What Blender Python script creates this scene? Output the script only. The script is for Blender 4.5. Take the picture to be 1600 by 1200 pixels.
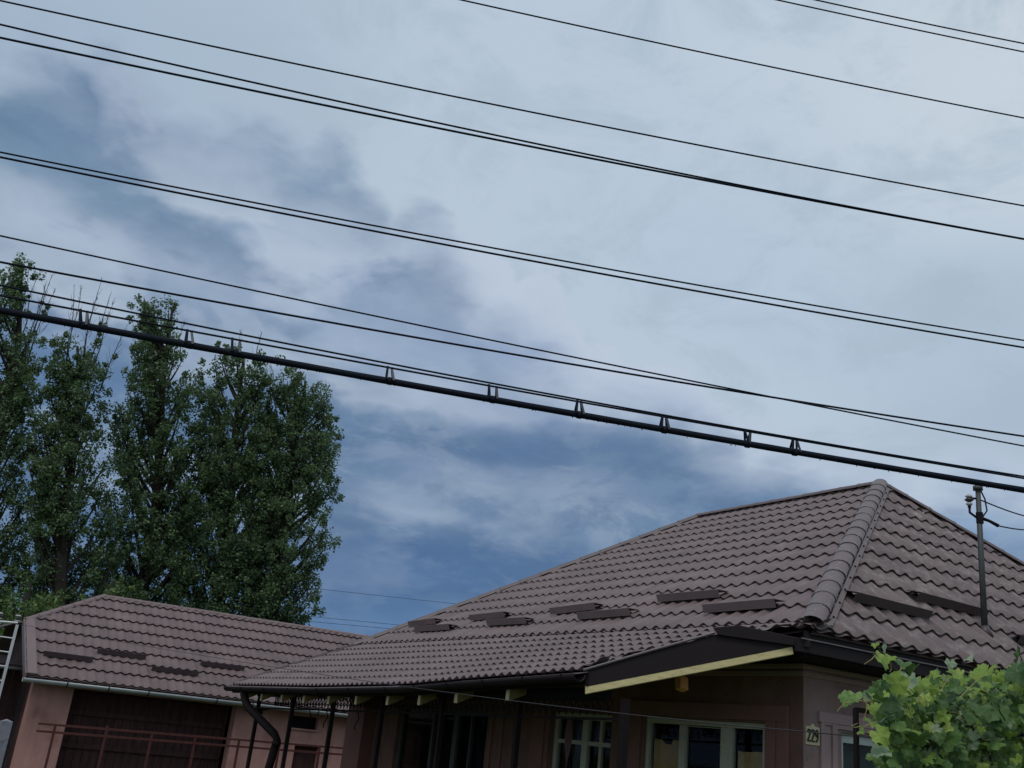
import bpy, bmesh, math, random
import numpy as np
from mathutils import Vector, Matrix

random.seed(7)
scene = bpy.context.scene
for o in list(bpy.data.objects):
    bpy.data.objects.remove(o)

# ---------------------------------------------------------------- camera
FPX = 1541.5                       # focal length in pixels of a 1600 px wide frame
CAMZ = 2.0
YAW, PITCH, ROLL = -1.02663, 0.346048, 0.10618
fwd = Vector((math.sin(YAW) * math.cos(PITCH), math.cos(YAW) * math.cos(PITCH), math.sin(PITCH)))
rt0 = Vector((math.cos(YAW), -math.sin(YAW), 0))
up0 = rt0.cross(fwd)
RT = math.cos(ROLL) * rt0 + math.sin(ROLL) * up0
UP = -math.sin(ROLL) * rt0 + math.cos(ROLL) * up0
cam_data = bpy.data.cameras.new("camera")
cam_data.sensor_width = 36.0
cam_data.lens = FPX / 1600 * 36.0
cam_data.clip_end = 4000
cam = bpy.data.objects.new("camera", cam_data)
scene.collection.objects.link(cam)
M3 = Matrix((RT, UP, -fwd)).transposed()
cam.matrix_world = Matrix.Translation((0, 0, CAMZ)) @ M3.to_4x4()
scene.camera = cam
scene.cycles.max_bounces = 5
scene.cycles.diffuse_bounces = 3
scene.cycles.glossy_bounces = 3
scene.cycles.transmission_bounces = 3
scene.cycles.transparent_max_bounces = 8

# ---------------------------------------------------------------- view and world
scene.view_settings.view_transform = 'Standard'
scene.view_settings.look = 'None'
scene.view_settings.exposure = 0
scene.view_settings.gamma = 1
scene.view_settings.use_curve_mapping = False

SUN_EL, SUN_AZ = math.radians(58), math.radians(140)      # azimuth from +Y clockwise


def ray(x, y):
    return RT * ((x - 800) / FPX) - UP * ((y - 600) / FPX) + fwd


def lin(c):
    return tuple(((v / 255) / 12.92 if v / 255 <= .04045 else ((v / 255 + .055) / 1.055) ** 2.4) for v in c)


world = bpy.data.worlds.new("World")
scene.world = world
world.use_nodes = True
WN = world.node_tree
WN.nodes.clear()


class NB:
    """tiny node builder"""
    def __init__(s, nt):
        s.nt = nt

    def n(s, t, **k):
        nd = s.nt.nodes.new(t)
        for a, b in k.items():
            setattr(nd, a, b)
        return nd

    def put(s, sock, v):
        if v is None:
            return
        if isinstance(v, bpy.types.NodeSocket):
            s.nt.links.new(v, sock)
        else:
            sock.default_value = v

    def m(s, op, a, b=None, c=None, clamp=False):
        nd = s.n('ShaderNodeMath', operation=op, use_clamp=clamp)
        s.put(nd.inputs[0], a); s.put(nd.inputs[1], b); s.put(nd.inputs[2], c)
        return nd.outputs[0]

    def vm(s, op, a, b=None, sc=None):
        nd = s.n('ShaderNodeVectorMath', operation=op)
        s.put(nd.inputs[0], a); s.put(nd.inputs[1], b)
        if sc is not None:
            s.put(nd.inputs[3], sc)
        return nd.outputs['Value'] if op in ('DOT_PRODUCT', 'LENGTH') else nd.outputs['Vector']

    def noise(s, vec, scale, detail=4, rough=.55, dist=0, kind='Fac'):
        nd = s.n('ShaderNodeTexNoise')
        s.put(nd.inputs['Vector'], vec)
        nd.inputs['Scale'].default_value = scale; nd.inputs['Detail'].default_value = detail
        nd.inputs['Roughness'].default_value = rough; nd.inputs['Distortion'].default_value = dist
        return nd.outputs[kind]

    def mix(s, f, a, b, blend='MIX'):
        nd = s.n('ShaderNodeMix', data_type='RGBA', blend_type=blend)
        s.put(nd.inputs[0], f); s.put(nd.inputs[6], a); s.put(nd.inputs[7], b)
        return nd.outputs[2]

    def rng(s, v, a, b, c, d, smooth=False):
        nd = s.n('ShaderNodeMapRange')
        if smooth:
            nd.interpolation_type = 'SMOOTHSTEP'
        s.put(nd.inputs[0], v)
        for i, q in enumerate((a, b, c, d)):
            nd.inputs[i + 1].default_value = q
        return nd.outputs[0]

    def comb(s, x, y, z):
        nd = s.n('ShaderNodeCombineXYZ')
        s.put(nd.inputs[0], x); s.put(nd.inputs[1], y); s.put(nd.inputs[2], z)
        return nd.outputs[0]

    def sep(s, v):
        nd = s.n('ShaderNodeSeparateXYZ')
        s.put(nd.inputs[0], v)
        return nd.outputs


b = NB(WN)
F0 = Vector((math.sin(YAW), math.cos(YAW), 0))
R0 = rt0.copy()


def azel(x, y):
    r = ray(x, y).normalized()
    return math.atan2(r.dot(R0), r.dot(F0)), math.asin(r.z)


tc = b.n('ShaderNodeTexCoord')
D = b.vm('NORMALIZE', tc.outputs['Generated'])
dz = b.sep(D)[2]
az = b.m('ARCTAN2', b.vm('DOT_PRODUCT', D, tuple(R0)), b.vm('DOT_PRODUCT', D, tuple(F0)))
el = b.m('ARCSINE', dz)
Dst = b.vm('MULTIPLY', D, (1, 1, 1.9))                      # clouds lie flatter near the horizon
nwarp = b.noise(Dst, 5.5, 4, .6, 0, 'Color')
nw = b.sep(b.vm('SUBTRACT', nwarp, (.5, .5, .5)))
azw = b.m('ADD', az, b.m('MULTIPLY', nw[0], .12))
elw = b.m('ADD', el, b.m('MULTIPLY', nw[1], .065))
fine = b.noise(Dst, 14, 5, .6, .4)
streak = b.noise(b.vm('MULTIPLY', D, (1, 1, 2.6)), 7.0, 6, .56, .5)


def blob(col, x, y, rx, ry, c, s, ang=10.5, hard=2.0):
    a0, e0 = azel(x, y)
    t = math.radians(ang) - ROLL
    da = b.m('SUBTRACT', azw, a0); de = b.m('SUBTRACT', elw, e0)
    # rotate so the long axis runs down to the right
    u = b.m('SUBTRACT', b.m('MULTIPLY', da, math.cos(t)), b.m('MULTIPLY', de, math.sin(t)))
    v = b.m('ADD', b.m('MULTIPLY', da, math.sin(t)), b.m('MULTIPLY', de, math.cos(t)))
    u = b.m('MULTIPLY', u, FPX / rx); v = b.m('MULTIPLY', v, FPX / ry)
    q = b.m('ADD', b.m('MULTIPLY', u, u), b.m('MULTIPLY', v, v))
    w = b.m('MULTIPLY', b.m('EXPONENT', b.m('MULTIPLY', q, -1.0)), s, clamp=True)
    return b.mix(w, col, lin(c) + (1,))


# high pale veil
veil = b.n('ShaderNodeRGB'); veil.outputs[0].default_value = lin((189, 205, 221)) + (1,)
veil = veil.outputs[0]
for a in ((0, 0, 420, 170, (158, 177, 200), .9), (330, 60, 260, 160, (170, 190, 208), .8),
          (1560, 100, 360, 260, (205, 217, 228), .9), (1250, 30, 250, 120, (198, 212, 225), .6),
          (1540, 480, 190, 90, (172, 192, 208), .8), (1580, 640, 200, 90, (166, 184, 203), .8),
          (1400, 560, 250, 60, (180, 199, 216), .6), (1130, 420, 300, 160, (181, 200, 220), .6)):
    veil = blob(veil, *a)
wisp = b.rng(b.noise(Dst, 8.5, 5, .66, .5), .42, .66, 0, .60, True)
veil = b.mix(wisp, veil, lin((171, 189, 205)) + (1,))

# cumulus deck under the slanting edge
deck = b.n('ShaderNodeRGB'); deck.outputs[0].default_value = lin((148, 167, 189)) + (1,)
deck = deck.outputs[0]
e_low0, e_low1 = azel(800, 610)[1], azel(800, 720)[1]
elt = b.m('ADD', elw, b.m('MULTIPLY', b.m('MAXIMUM', az, -.02), .10))
low = b.rng(elt, e_low1, e_low0, 1, 0, True)
deck = b.mix(low, deck, lin((104, 131, 163)) + (1,))
e_b0, e_b1 = azel(800, 780)[1], azel(800, 930)[1]
vlow = b.rng(elw, e_b1, e_b0, 1, 0, True)
deck = b.mix(vlow, deck, lin((82, 113, 153)) + (1,))
# light and dark wisps inside the deck
calm = b.rng(vlow, 0, 1, 1, .3)
billow = b.m('ADD', b.m('MULTIPLY', streak, .85), .075)
deck = b.mix(b.m('MULTIPLY', b.rng(billow, .495, .61, 0, .65, True), calm), deck, lin((160, 178, 198)) + (1,))
deck = b.mix(b.m('MULTIPLY', b.rng(billow, .38, .49, .65, 0, True), calm), deck, lin((86, 114, 151)) + (1,))
for a in ((60, 235, 330, 62, (108, 138, 166), 1.0, 16), (250, 330, 200, 40, (116, 143, 170), .95, 14), (450, 290, 210, 42, (112, 140, 168), 1.0, 16), (640, 330, 150, 34, (126, 150, 178), .9, 18),
          (200, 385, 230, 42, (116, 142, 170), .9, 14),
          (60, 330, 200, 42, (164, 181, 200), .8, 12), (340, 225, 150, 50, (160, 178, 202), .7, 14), (120, 130, 160, 40, (158, 174, 198), .8, 16),
          (330, 440, 420, 42, (165, 181, 204), .8, 11), (560, 430, 260, 60, (164, 180, 205), .9, 14),
          (820, 470, 170, 56, (184, 198, 218), .9, 25), (1000, 565, 120, 46, (186, 200, 220), .9, 20), (640, 560, 220, 34, (146, 166, 195), .8, 10),
          (800, 545, 200, 30, (133, 155, 190), .8, 12), (60, 560, 200, 60, (96, 126, 166), .9, 10),
          (1150, 640, 230, 40, (160, 178, 205), .8, 14), (1330, 700, 240, 44, (158, 178, 203), .8, 14), (1560, 760, 180, 40, (140, 164, 192), .8, 12),
          (560, 640, 200, 36, (100, 129, 164), .7, 8), (790, 645, 150, 26, (152, 169, 197), .9, 10), (900, 655, 130, 26, (128, 152, 187), .7, 8),
          (980, 705, 260, 40, (80, 110, 150), .75, 6), (640, 715, 200, 30, (84, 114, 153), .7, 4),
          (900, 765, 150, 26, (146, 163, 188), .8, 6), (610, 770, 90, 20, (132, 152, 180), .8, 6), (715, 742, 110, 20, (136, 155, 183), .8, 12), (740, 815, 200, 20, (124, 146, 175), .6, 6), (640, 800, 60, 14, (150, 168, 194), .8, 6), (1110, 765, 150, 34, (112, 138, 171), .6, 4),
          (690, 860, 260, 26, (74, 105, 147), .8, 2), (560, 900, 260, 40, (73, 107, 152), .8, 0), (560, 970, 300, 30, (84, 119, 163), .8, 0),
          (1520, 830, 180, 40, (128, 158, 192), .8, 10)):
    deck = blob(deck, a[0], a[1], a[2], a[3], a[4], a[5], a[6])
# finer shreds over everything, calmer near the horizon
shred = b.noise(b.vm('MULTIPLY', b.vm('ADD', D, (7.7, 2.2, 4.4)), (1, 1, 2.6)), 10.0, 5, .62, .4)
lowc = b.m('MULTIPLY', calm, b.rng(low, 0, 1, .45, 1))
deck = b.mix(b.m('MULTIPLY', b.rng(shred, .50, .66, 0, .42, True), lowc), deck, lin((150, 168, 191)) + (1,))
deck = b.mix(b.m('MULTIPLY', b.rng(shred, .34, .48, .55, 0, True), lowc), deck, lin((84, 112, 149)) + (1,))
gain2 = b.rng(fine, .3, .7, .94, 1.06)
deck = b.vm('SCALE', deck, None, gain2)

edge_px = [(-500, 20), (-120, 70), (0, 88), (140, 108), (250, 150), (380, 175), (450, 222), (540, 262), (620, 325), (700, 365), (760, 415), (830, 440), (900, 500), (960, 545),
           (1040, 580), (1130, 622), (1250, 660), (1400, 700), (1600, 745), (2100, 850)]
fc = b.n('ShaderNodeFloatCurve')
pts = []
for x, y in edge_px:
    a, e = azel(x, y)
    pts.append(((a + 1.2) / 2.4, e))
cv = fc.mapping.curves[0]
cv.points[0].location = pts[0]; cv.points[1].location = pts[-1]
for p in pts[1:-1]:
    cv.points.new(*p)
for p in cv.points:
    p.handle_type = 'AUTO'
fc.mapping.update()
b.put(fc.inputs['Value'], b.m('DIVIDE', b.m('ADD', az, 1.2), 2.4))
edge = fc.outputs[0]
vor = b.n('ShaderNodeTexVoronoi', feature='F1'); vor.inputs['Scale'].default_value = 13
b.put(vor.inputs['Vector'], b.vm('ADD', D, b.vm('SCALE', b.vm('SUBTRACT', nwarp, (.5, .5, .5)), None, .14)))
puff = b.m('SUBTRACT', .75, vor.outputs['Distance'])
d1 = b.m('SUBTRACT', edge, el)
d1 = b.m('ADD', d1, b.m('MULTIPLY', puff, .075))
d1 = b.m('ADD', d1, b.m('MULTIPLY', b.m('SUBTRACT', fine, .5), .05))
d1 = b.m('ADD', d1, b.m('MULTIPLY', nw[2], .05))
soft = b.rng(az, azel(560, 300)[0], azel(760, 420)[0], 1, 0, True)          # soft on the left, crisp in the middle
soft2 = b.rng(az, azel(1030, 560)[0], azel(1200, 620)[0], 0, 1, True)
softn = b.m('MAXIMUM', soft, soft2)
width = b.m('ADD', .012, b.m('MULTIPLY', softn, .050))
mask = b.m('DIVIDE', d1, width, clamp=True)
mask = b.rng(mask, 0, 1, 0, 1, True)
# rounded billows: each heap is paler toward the zenith than at its base
wv = b.vm('ADD', b.vm('MULTIPLY', D, (1, 1, 1.35)), b.vm('SCALE', b.vm('SUBTRACT', nwarp, (.5, .5, .5)), None, .16))


fcol = b.vm('SUBTRACT', b.noise(Dst, 17, 3, .6, 0, 'Color'), (.5, .5, .5))


def heap(v):
    nd = b.n('ShaderNodeTexVoronoi', feature='F1'); nd.inputs['Scale'].default_value = 7.0
    b.put(nd.inputs['Vector'], b.vm('ADD', v, b.vm('SCALE', fcol, None, .045)))
    return b.m('POWER', nd.outputs['Distance'], 2.0)


relief = b.m('SUBTRACT', heap(b.vm('ADD', wv, (0, 0, -.030))), heap(b.vm('ADD', wv, (0, 0, .022))))
relief = b.m('MULTIPLY', relief, b.m('ADD', .35, b.m('MULTIPLY', calm, .65)))
relief = b.m('MULTIPLY', relief, b.rng(low, 0, 1, .52, .24))
deck = b.mix(b.m('MULTIPLY', b.rng(relief, .0, .26, 0, .75), 1.0), deck, lin((186, 200, 217)) + (1,))
deck = b.mix(b.m('MULTIPLY', b.rng(relief, -.26, .0, .75, 0), calm), deck, lin((92, 122, 155)) + (1,))
# thin bright sunlit border of the cloud
rim = b.m('MULTIPLY', b.rng(d1, .0, .11, 1, 0, True), b.m('MAXIMUM', b.rng(soft, 0, 1, .95, .10), b.m('MULTIPLY', soft2, .35)))
rim = b.m('MULTIPLY', rim, b.rng(soft, 0, 1, 1, .3))
deck = b.mix(rim, deck, lin((193, 206, 224)) + (1,))
# the dark front lies ahead; to the sides and behind the photographer the pale veil goes on
front = b.m('MULTIPLY', b.rng(az, 1.0, 1.6, 1, 0, True), b.rng(az, -1.9, -1.2, 0, 1, True))
mask = b.m('MULTIPLY', mask, front)
cloud = b.mix(mask, veil, deck)
# below the horizon: dull ground haze
cloud = b.mix(b.rng(el, -.02, -.12, 0, 1, True), cloud, (.09, .10, .11, 1))

sky = b.n('ShaderNodeTexSky', sky_type='NISHITA')
sky.sun_disc = False
sky.sun_elevation = SUN_EL
sky.sun_rotation = SUN_AZ
sky.air_density = 1.2; sky.dust_density = 1.5
bgs = b.n('ShaderNodeBackground'); bgs.inputs['Strength'].default_value = .06
b.put(bgs.inputs['Color'], sky.outputs[0])
bgc = b.n('ShaderNodeBackground'); bgc.inputs['Strength'].default_value = 1.0
b.put(bgc.inputs['Color'], cloud)
mx = b.n('ShaderNodeMixShader'); mx.inputs[0].default_value = .93
b.put(mx.inputs[1], bgs.outputs[0]); b.put(mx.inputs[2], bgc.outputs[0])
world.cycles.sampling_method = 'MANUAL'
world.cycles.sample_map_resolution = 256
wo = b.n('ShaderNodeOutputWorld')
b.put(wo.inputs['Surface'], mx.outputs[0])

sun = bpy.data.lights.new("sun", 'SUN')
sun.energy = 1.3
sun.angle = math.radians(25)
sun.color = (1, .97, .92)
so = bpy.data.objects.new("sun", sun)
scene.collection.objects.link(so)
sd = Vector((math.sin(SUN_AZ) * math.cos(SUN_EL), math.cos(SUN_AZ) * math.cos(SUN_EL), math.sin(SUN_EL)))
so.rotation_euler = (-sd).to_track_quat('-Z', 'Y').to_euler()
so.location = sd * 60

# ---------------------------------------------------------------- helpers
COL = scene.collection


def at(x, y, n, c):
    """point where the line of sight through a photo pixel meets the plane n.P = c (P relative to eye height)"""
    r = ray(x, y)
    n = Vector(n)
    p = r * (c / n.dot(r))
    return Vector((p.x, p.y, p.z + CAMZ))


def atx(x, y, X): return at(x, y, (1, 0, 0), X)
def aty(x, y, Y): return at(x, y, (0, 1, 0), Y)


def link(name, data, parent=None, **props):
    o = bpy.data.objects.new(name, data)
    COL.objects.link(o)
    if parent is not None:
        o.parent = parent
    for k, v in props.items():
        o[k] = v
    return o


def thing(name, label, category, group=None, loc=(0, 0, 0)):
    o = bpy.data.objects.new(name, None)
    COL.objects.link(o)
    o.location = loc
    o['label'] = label; o['category'] = category
    if group:
        o['group'] = group
    bpy.context.view_layer.update()
    return o


def mesh_of(name, verts, faces, mats, smooth=False, midx=None):
    me = bpy.data.meshes.new(name)
    me.from_pydata([tuple(v) for v in verts], [], faces)
    if not isinstance(mats, (list, tuple)):
        mats = [mats]
    for m in mats:
        me.materials.append(m)
    if midx:
        me.polygons.foreach_set('material_index', midx)
    if smooth:
        me.polygons.foreach_set('use_smooth', [True] * len(faces))
    me.update()
    return me


class MB:
    def __init__(s):
        s.v = []; s.f = []; s.mi = []; s.cur = 0

    def add(s, vs, fs):
        o = len(s.v)
        s.v += [tuple(v) for v in vs]
        s.f += [tuple(i + o for i in f) for f in fs]
        s.mi += [s.cur] * len(fs)
        return s

    def box(s, lo, hi):
        x0, y0, z0 = lo; x1, y1, z1 = hi
        if x0 > x1: x0, x1 = x1, x0
        if y0 > y1: y0, y1 = y1, y0
        if z0 > z1: z0, z1 = z1, z0
        return s.add([(x0, y0, z0), (x1, y0, z0), (x1, y1, z0), (x0, y1, z0), (x0, y0, z1), (x1, y0, z1), (x1, y1, z1), (x0, y1, z1)],
                     [(0, 3, 2, 1), (4, 5, 6, 7), (0, 1, 5, 4), (1, 2, 6, 5), (2, 3, 7, 6), (3, 0, 4, 7)])

    def bar(s, a, c, w, h, up=(0, 0, 1)):
        a = Vector(a); c = Vector(c)
        d = (c - a).normalized(); up = Vector(up)
        sx = d.cross(up)
        if sx.length < 1e-4:
            sx = Vector((1, 0, 0))
        sx.normalize(); sz = sx.cross(d).normalized()
        vs = []
        for p in (a, c):
            for i, j in ((-1, -1), (1, -1), (1, 1), (-1, 1)):
                vs.append(p + sx * (i * w / 2) + sz * (j * h / 2))
        return s.add(vs, [(0, 1, 2, 3), (7, 6, 5, 4), (0, 4, 5, 1), (1, 5, 6, 2), (2, 6, 7, 3), (3, 7, 4, 0)])

    def tube(s, pts, r, seg=8, caps=True):
        pts = [Vector(p) for p in pts]
        rr = r if isinstance(r, (list, tuple)) else [r] * len(pts)
        vs = []; prev = None
        for i, p in enumerate(pts):
            d = (pts[min(i + 1, len(pts) - 1)] - pts[max(i - 1, 0)]).normalized()
            if prev is None:
                ref = Vector((0, 0, 1)) if abs(d.z) < .9 else Vector((1, 0, 0))
                a = d.cross(ref).normalized()
            else:
                a = (prev - d * prev.dot(d)).normalized()
            prev = a
            c = d.cross(a)
            for k in range(seg):
                t = 2 * math.pi * k / seg
                vs.append(p + (a * math.cos(t) + c * math.sin(t)) * rr[i])
        fs = []
        for i in range(len(pts) - 1):
            for k in range(seg):
                k2 = (k + 1) % seg
                fs.append((i * seg + k, i * seg + k2, (i + 1) * seg + k2, (i + 1) * seg + k))
        if caps:
            fs.append(tuple(range(seg))[::-1])
            fs.append(tuple((len(pts) - 1) * seg + k for k in range(seg)))
        return s.add(vs, fs)

    def prism(s, poly, off):
        """polygon (3D points) extruded by vector off"""
        n = len(poly); off = Vector(off)
        vs = [Vector(p) for p in poly] + [Vector(p) + off for p in poly]
        fs = [tuple(range(n)), tuple(range(2 * n - 1, n - 1, -1))]
        for i in range(n):
            j = (i + 1) % n
            fs.append((i, i + n, j + n, j))
        return s.add(vs, fs)

    def mesh(s, name, mats, smooth=False):
        me = mesh_of(name, s.v, s.f, mats, smooth, s.mi if s.cur or any(s.mi) else None)
        bm = bmesh.new(); bm.from_mesh(me)
        bmesh.ops.recalc_face_normals(bm, faces=bm.faces)
        bm.to_mesh(me); bm.free()
        return me

    def build(s, name, mats, parent=None, smooth=False, **props):
        return link(name, s.mesh(name, mats, smooth), parent, **props)


def bevel(o, w=.006):
    m = o.modifiers.new("bevel", 'BEVEL'); m.width = w; m.segments = 2; m.limit_method = 'ANGLE'
    return o


# ---------------------------------------------------------------- materials
def mat(name, col, rough=.6, spec=.5, metal=0, var=.12, vscale=3.0, bump=0, bscale=60, col2=None, c2lo=.5, c2hi=.75,
        c2scale=2.0, stretch=(1, 1, 1), run=None, runamt=.14):
    m = bpy.data.materials.new(name)
    m.use_nodes = True
    nt = m.node_tree; q = NB(nt)
    bs = nt.nodes['Principled BSDF']
    geo = q.n('ShaderNodeNewGeometry')
    pos = q.vm('MULTIPLY', geo.outputs['Position'], stretch)
    n1 = q.noise(pos, vscale, 6, .6)
    c = q.mix(0.0, col + (1,), col + (1,))
    if col2:
        f = q.rng(q.noise(q.vm('ADD', pos, (5, 9, 2)), c2scale, 7, .65), c2lo, c2hi, 0, 1, True)
        c = q.mix(f, col + (1,), col2 + (1,))
    g = q.rng(n1, .25, .75, 1 - var, 1 + var)
    c = q.vm('SCALE', c, None, g)
    if run:
        # rain streaks and sheet-to-sheet difference following the fall of the roof
        r1 = q.noise(q.vm('MULTIPLY', geo.outputs['Position'], run), 1.0, 6, .62)
        c = q.vm('SCALE', c, None, q.rng(r1, .3, .7, 1 - runamt, 1 + runamt))
        r2 = q.noise(geo.outputs['Position'], 26, 4, .7)
        c = q.mix(q.rng(r2, .60, .74, 0, .45, True), c, tuple(min(1, v * 1.6 + .02) for v in col) + (1,))
    q.put(bs.inputs['Base Color'], c)
    bs.inputs['Roughness'].default_value = rough
    q.put(bs.inputs['Roughness'], q.rng(n1, .3, .7, max(0, rough - .06), min(1, rough + .08)))
    bs.inputs['Metallic'].default_value = metal
    bs.inputs['Specular IOR Level'].default_value = spec
    if bump:
        bp = q.n('ShaderNodeBump'); bp.inputs['Strength'].default_value = bump; bp.inputs['Distance'].default_value = .01
        q.put(bp.inputs['Height'], q.noise(pos, bscale, 5, .6))
        q.put(bs.inputs['Normal'], bp.outputs[0])
    return m


M = {}
# coated sheet roof: brown with pale dust, streaked down the slope
M['tile_left'] = mat('brown_roof_sheet', (.146, .106, .105), .52, .35, 0, .16, 1.4, .10, 160, (.185, .138, .136), .45, .8, 5.0, run=(5, .6, .6))
M['tile_street'] = mat('dusty_brown_roof_sheet', (.138, .101, .098), .55, .35, 0, .18, 2.2, .18, 140, (.225, .19, .18), .47, .72, 9.0, run=(.8, 6, .8), runamt=.18)
M['tile_barn'] = mat('brown_barn_sheet', (.138, .098, .097), .6, .25, 0, .16, 1.2, .08, 120, (.168, .124, .121), .45, .8, 3.0, run=(.6, 5, .6))
M['cap'] = mat('brown_ridge_metal', (.128, .094, .090), .5, .35, 0, .18, 3, .15, 90, (.24, .205, .195), .54, .72, 16.0)
M['capdark'] = mat('dark_ridge_metal', (.115, .088, .090), .5, .45, 0, .15, 3, .1, 90)
M['capbarn'] = mat('barn_ridge_metal', (.165, .115, .112), .55, .4, 0, .12, 3, .1, 60)
M['trim'] = mat('dark_brown_trim', (.016, .011, .013), .65, .18, 0, .15, 4)
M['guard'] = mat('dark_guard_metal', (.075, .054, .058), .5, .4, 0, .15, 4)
M['guardsun'] = mat('lit_brown_guard_metal', (.165, .12, .122), .5, .4, 0, .15, 4)  # left slope guards: brown lightened in the colour so they look lit
M['apron'] = mat('brown_apron_metal', (.13, .10, .105), .45, .5, 0, .15, 4)
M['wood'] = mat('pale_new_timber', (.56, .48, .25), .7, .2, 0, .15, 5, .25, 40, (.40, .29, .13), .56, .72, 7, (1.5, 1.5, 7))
M['rafter'] = mat('shaded_timber', (.27, .20, .10), .75, .2, 0, .2, 5, .2, 40, (.20, .13, .07), .5, .75, 6, (5, 1, 5))  # rafter sides: darker timber colour with their shade put in
M['woodend'] = mat('lit_pale_end_grain', (.62, .52, .33), .7, .2, 0, .12, 20)  # pale end grain, its colour also carrying the light on the rafter ends
M['woodtip'] = mat('orange_timber', (.75, .36, .12), .7, .2, 0, .15, 5)
M['oldwood'] = mat('dull_timber', (.16, .11, .06), .8, .2, 0, .2, 4)
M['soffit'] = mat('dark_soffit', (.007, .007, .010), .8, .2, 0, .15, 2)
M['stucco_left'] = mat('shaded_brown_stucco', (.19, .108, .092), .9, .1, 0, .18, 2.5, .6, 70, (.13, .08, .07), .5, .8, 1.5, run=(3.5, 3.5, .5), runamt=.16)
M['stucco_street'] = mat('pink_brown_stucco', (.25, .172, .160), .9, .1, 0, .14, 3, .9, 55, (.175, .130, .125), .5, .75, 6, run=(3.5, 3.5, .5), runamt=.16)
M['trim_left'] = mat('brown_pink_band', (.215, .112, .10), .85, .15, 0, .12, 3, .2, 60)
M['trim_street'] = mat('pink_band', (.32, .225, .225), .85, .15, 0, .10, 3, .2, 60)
M['cornice'] = mat('cornice_paint', (.29, .205, .17), .85, .15, 0, .12, 3, .2, 60)
M['pink'] = mat('weathered_pink_stucco', (.385, .212, .185), .9, .1, 0, .16, 1.6, .5, 60, (.29, .15, .125), .5, .72, 1.3, run=(3.5, 3.5, .5), runamt=.16)
M['frame'] = mat('off_white_frame', (.44, .43, .36), .6, .2, 0, .12, 3)
M['framew2'] = mat('grey_white_frame', (.42, .46, .44), .6, .3, 0, .12, 3)
M['card'] = mat('brown_cardboard', (.78, .47, .22), .85, .1, 0, .10, 5, .1, 30, (.62, .36, .16), .5, .8, 5)
M['curtain'] = mat('grey_lace', (.16, .155, .175), .9, .1, 0, .15, 12)
M['curtainp'] = mat('faded_pink_cloth', (.22, .12, .14), .9, .1, 0, .15, 12)
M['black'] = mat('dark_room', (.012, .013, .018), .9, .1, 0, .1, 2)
M['iron'] = mat('dark_iron', (.014, .010, .011), .75, .12, 0, .15, 6)
M['rust'] = mat('rust_red_rail_paint', (.075, .022, .020), .65, .3, 0, .25, 5)
M['galv'] = mat('galvanised_steel', (.33, .36, .37), .45, .5, .35, .15, 3)
M['galvdark'] = mat('weathered_mast_steel', (.052, .058, .058), .55, .5, .3, .3, 6, 0, 60, (.085, .085, .07), .5, .7, 9)
M['cable'] = mat('black_cable', (.008, .011, .020), .75, .15, 0, .15, 8, .4, 60)
M['wire'] = mat('black_wire', (.005, .009, .018), .7, .15, 0, .1, 4)
M['clip'] = mat('grey_clip', (.030, .036, .044), .5, .4, .2, .2, 20)
M['clipd'] = mat('dark_clip', (.006, .010, .020), .7, .15, 0, .2, 20)
M['porcelain'] = mat('porcelain', (.42, .42, .40), .25, .6, 0, .1, 8)
M['brownporc'] = mat('brown_insulator', (.03, .022, .022), .25, .6, 0, .1, 8)
M['alu'] = mat('ladder_aluminium', (.55, .55, .56), .45, .5, .5, .1, 5)
M['boards'] = mat('dark_stained_boards', (.062, .030, .028), .8, .2, 0, .3, 2.2, .4, 20, (.040, .020, .022), .4, .7, 3, (1, 4, 1))
M['greypost'] = mat('grey_concrete_post', (.20, .20, .23), .85, .2, 0, .2, 6, .4, 40, (.12, .12, .14), .5, .7, 8)
M['plate'] = mat('cream_number_plate', (.50, .44, .27), .5, .4, 0, .15, 20)
M['ink'] = mat('black_numerals', (.01, .01, .01), .5, .4, 0, .05, 20)
M['grass'] = mat('yard_grass', (.05, .07, .025), .95, .1, 0, .3, .6, .5, 8, (.09, .075, .05), .5, .7, .3)
M['bark'] = mat('poplar_bark', (.040, .036, .030), .95, .1, 0, .25, 6, .5, 20)
M['twig'] = mat('bare_twigs', (.060, .050, .045), .95, .1, 0, .2, 6)
M['vinestem'] = mat('vine_stem', (.22, .20, .07), .7, .3, 0, .2, 20)
M['vinewood'] = mat('vine_wood', (.07, .05, .03), .9, .2, 0, .2, 20)


def glass_mat():
    m = bpy.data.materials.new('window_glass'); m.use_nodes = True
    nt = m.node_tree; q = NB(nt); nt.nodes.clear()
    tr = q.n('ShaderNodeBsdfTransparent'); tr.inputs[0].default_value = (.80, .84, .85, 1)
    gl = q.n('ShaderNodeBsdfGlossy'); gl.inputs['Roughness'].default_value = .03
    lw = q.n('ShaderNodeLayerWeight'); lw.inputs[0].default_value = .5
    fr_ = q.m('ADD', .012, q.m('MULTIPLY', q.m('POWER', lw.outputs['Facing'], 5.0), .30))
    mx = q.n('ShaderNodeMixShader')
    q.put(mx.inputs[0], fr_)
    q.put(mx.inputs[1], tr.outputs[0]); q.put(mx.inputs[2], gl.outputs[0])
    o = q.n('ShaderNodeOutputMaterial'); q.put(o.inputs[0], mx.outputs[0])
    return m


M['glass'] = glass_mat()


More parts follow.
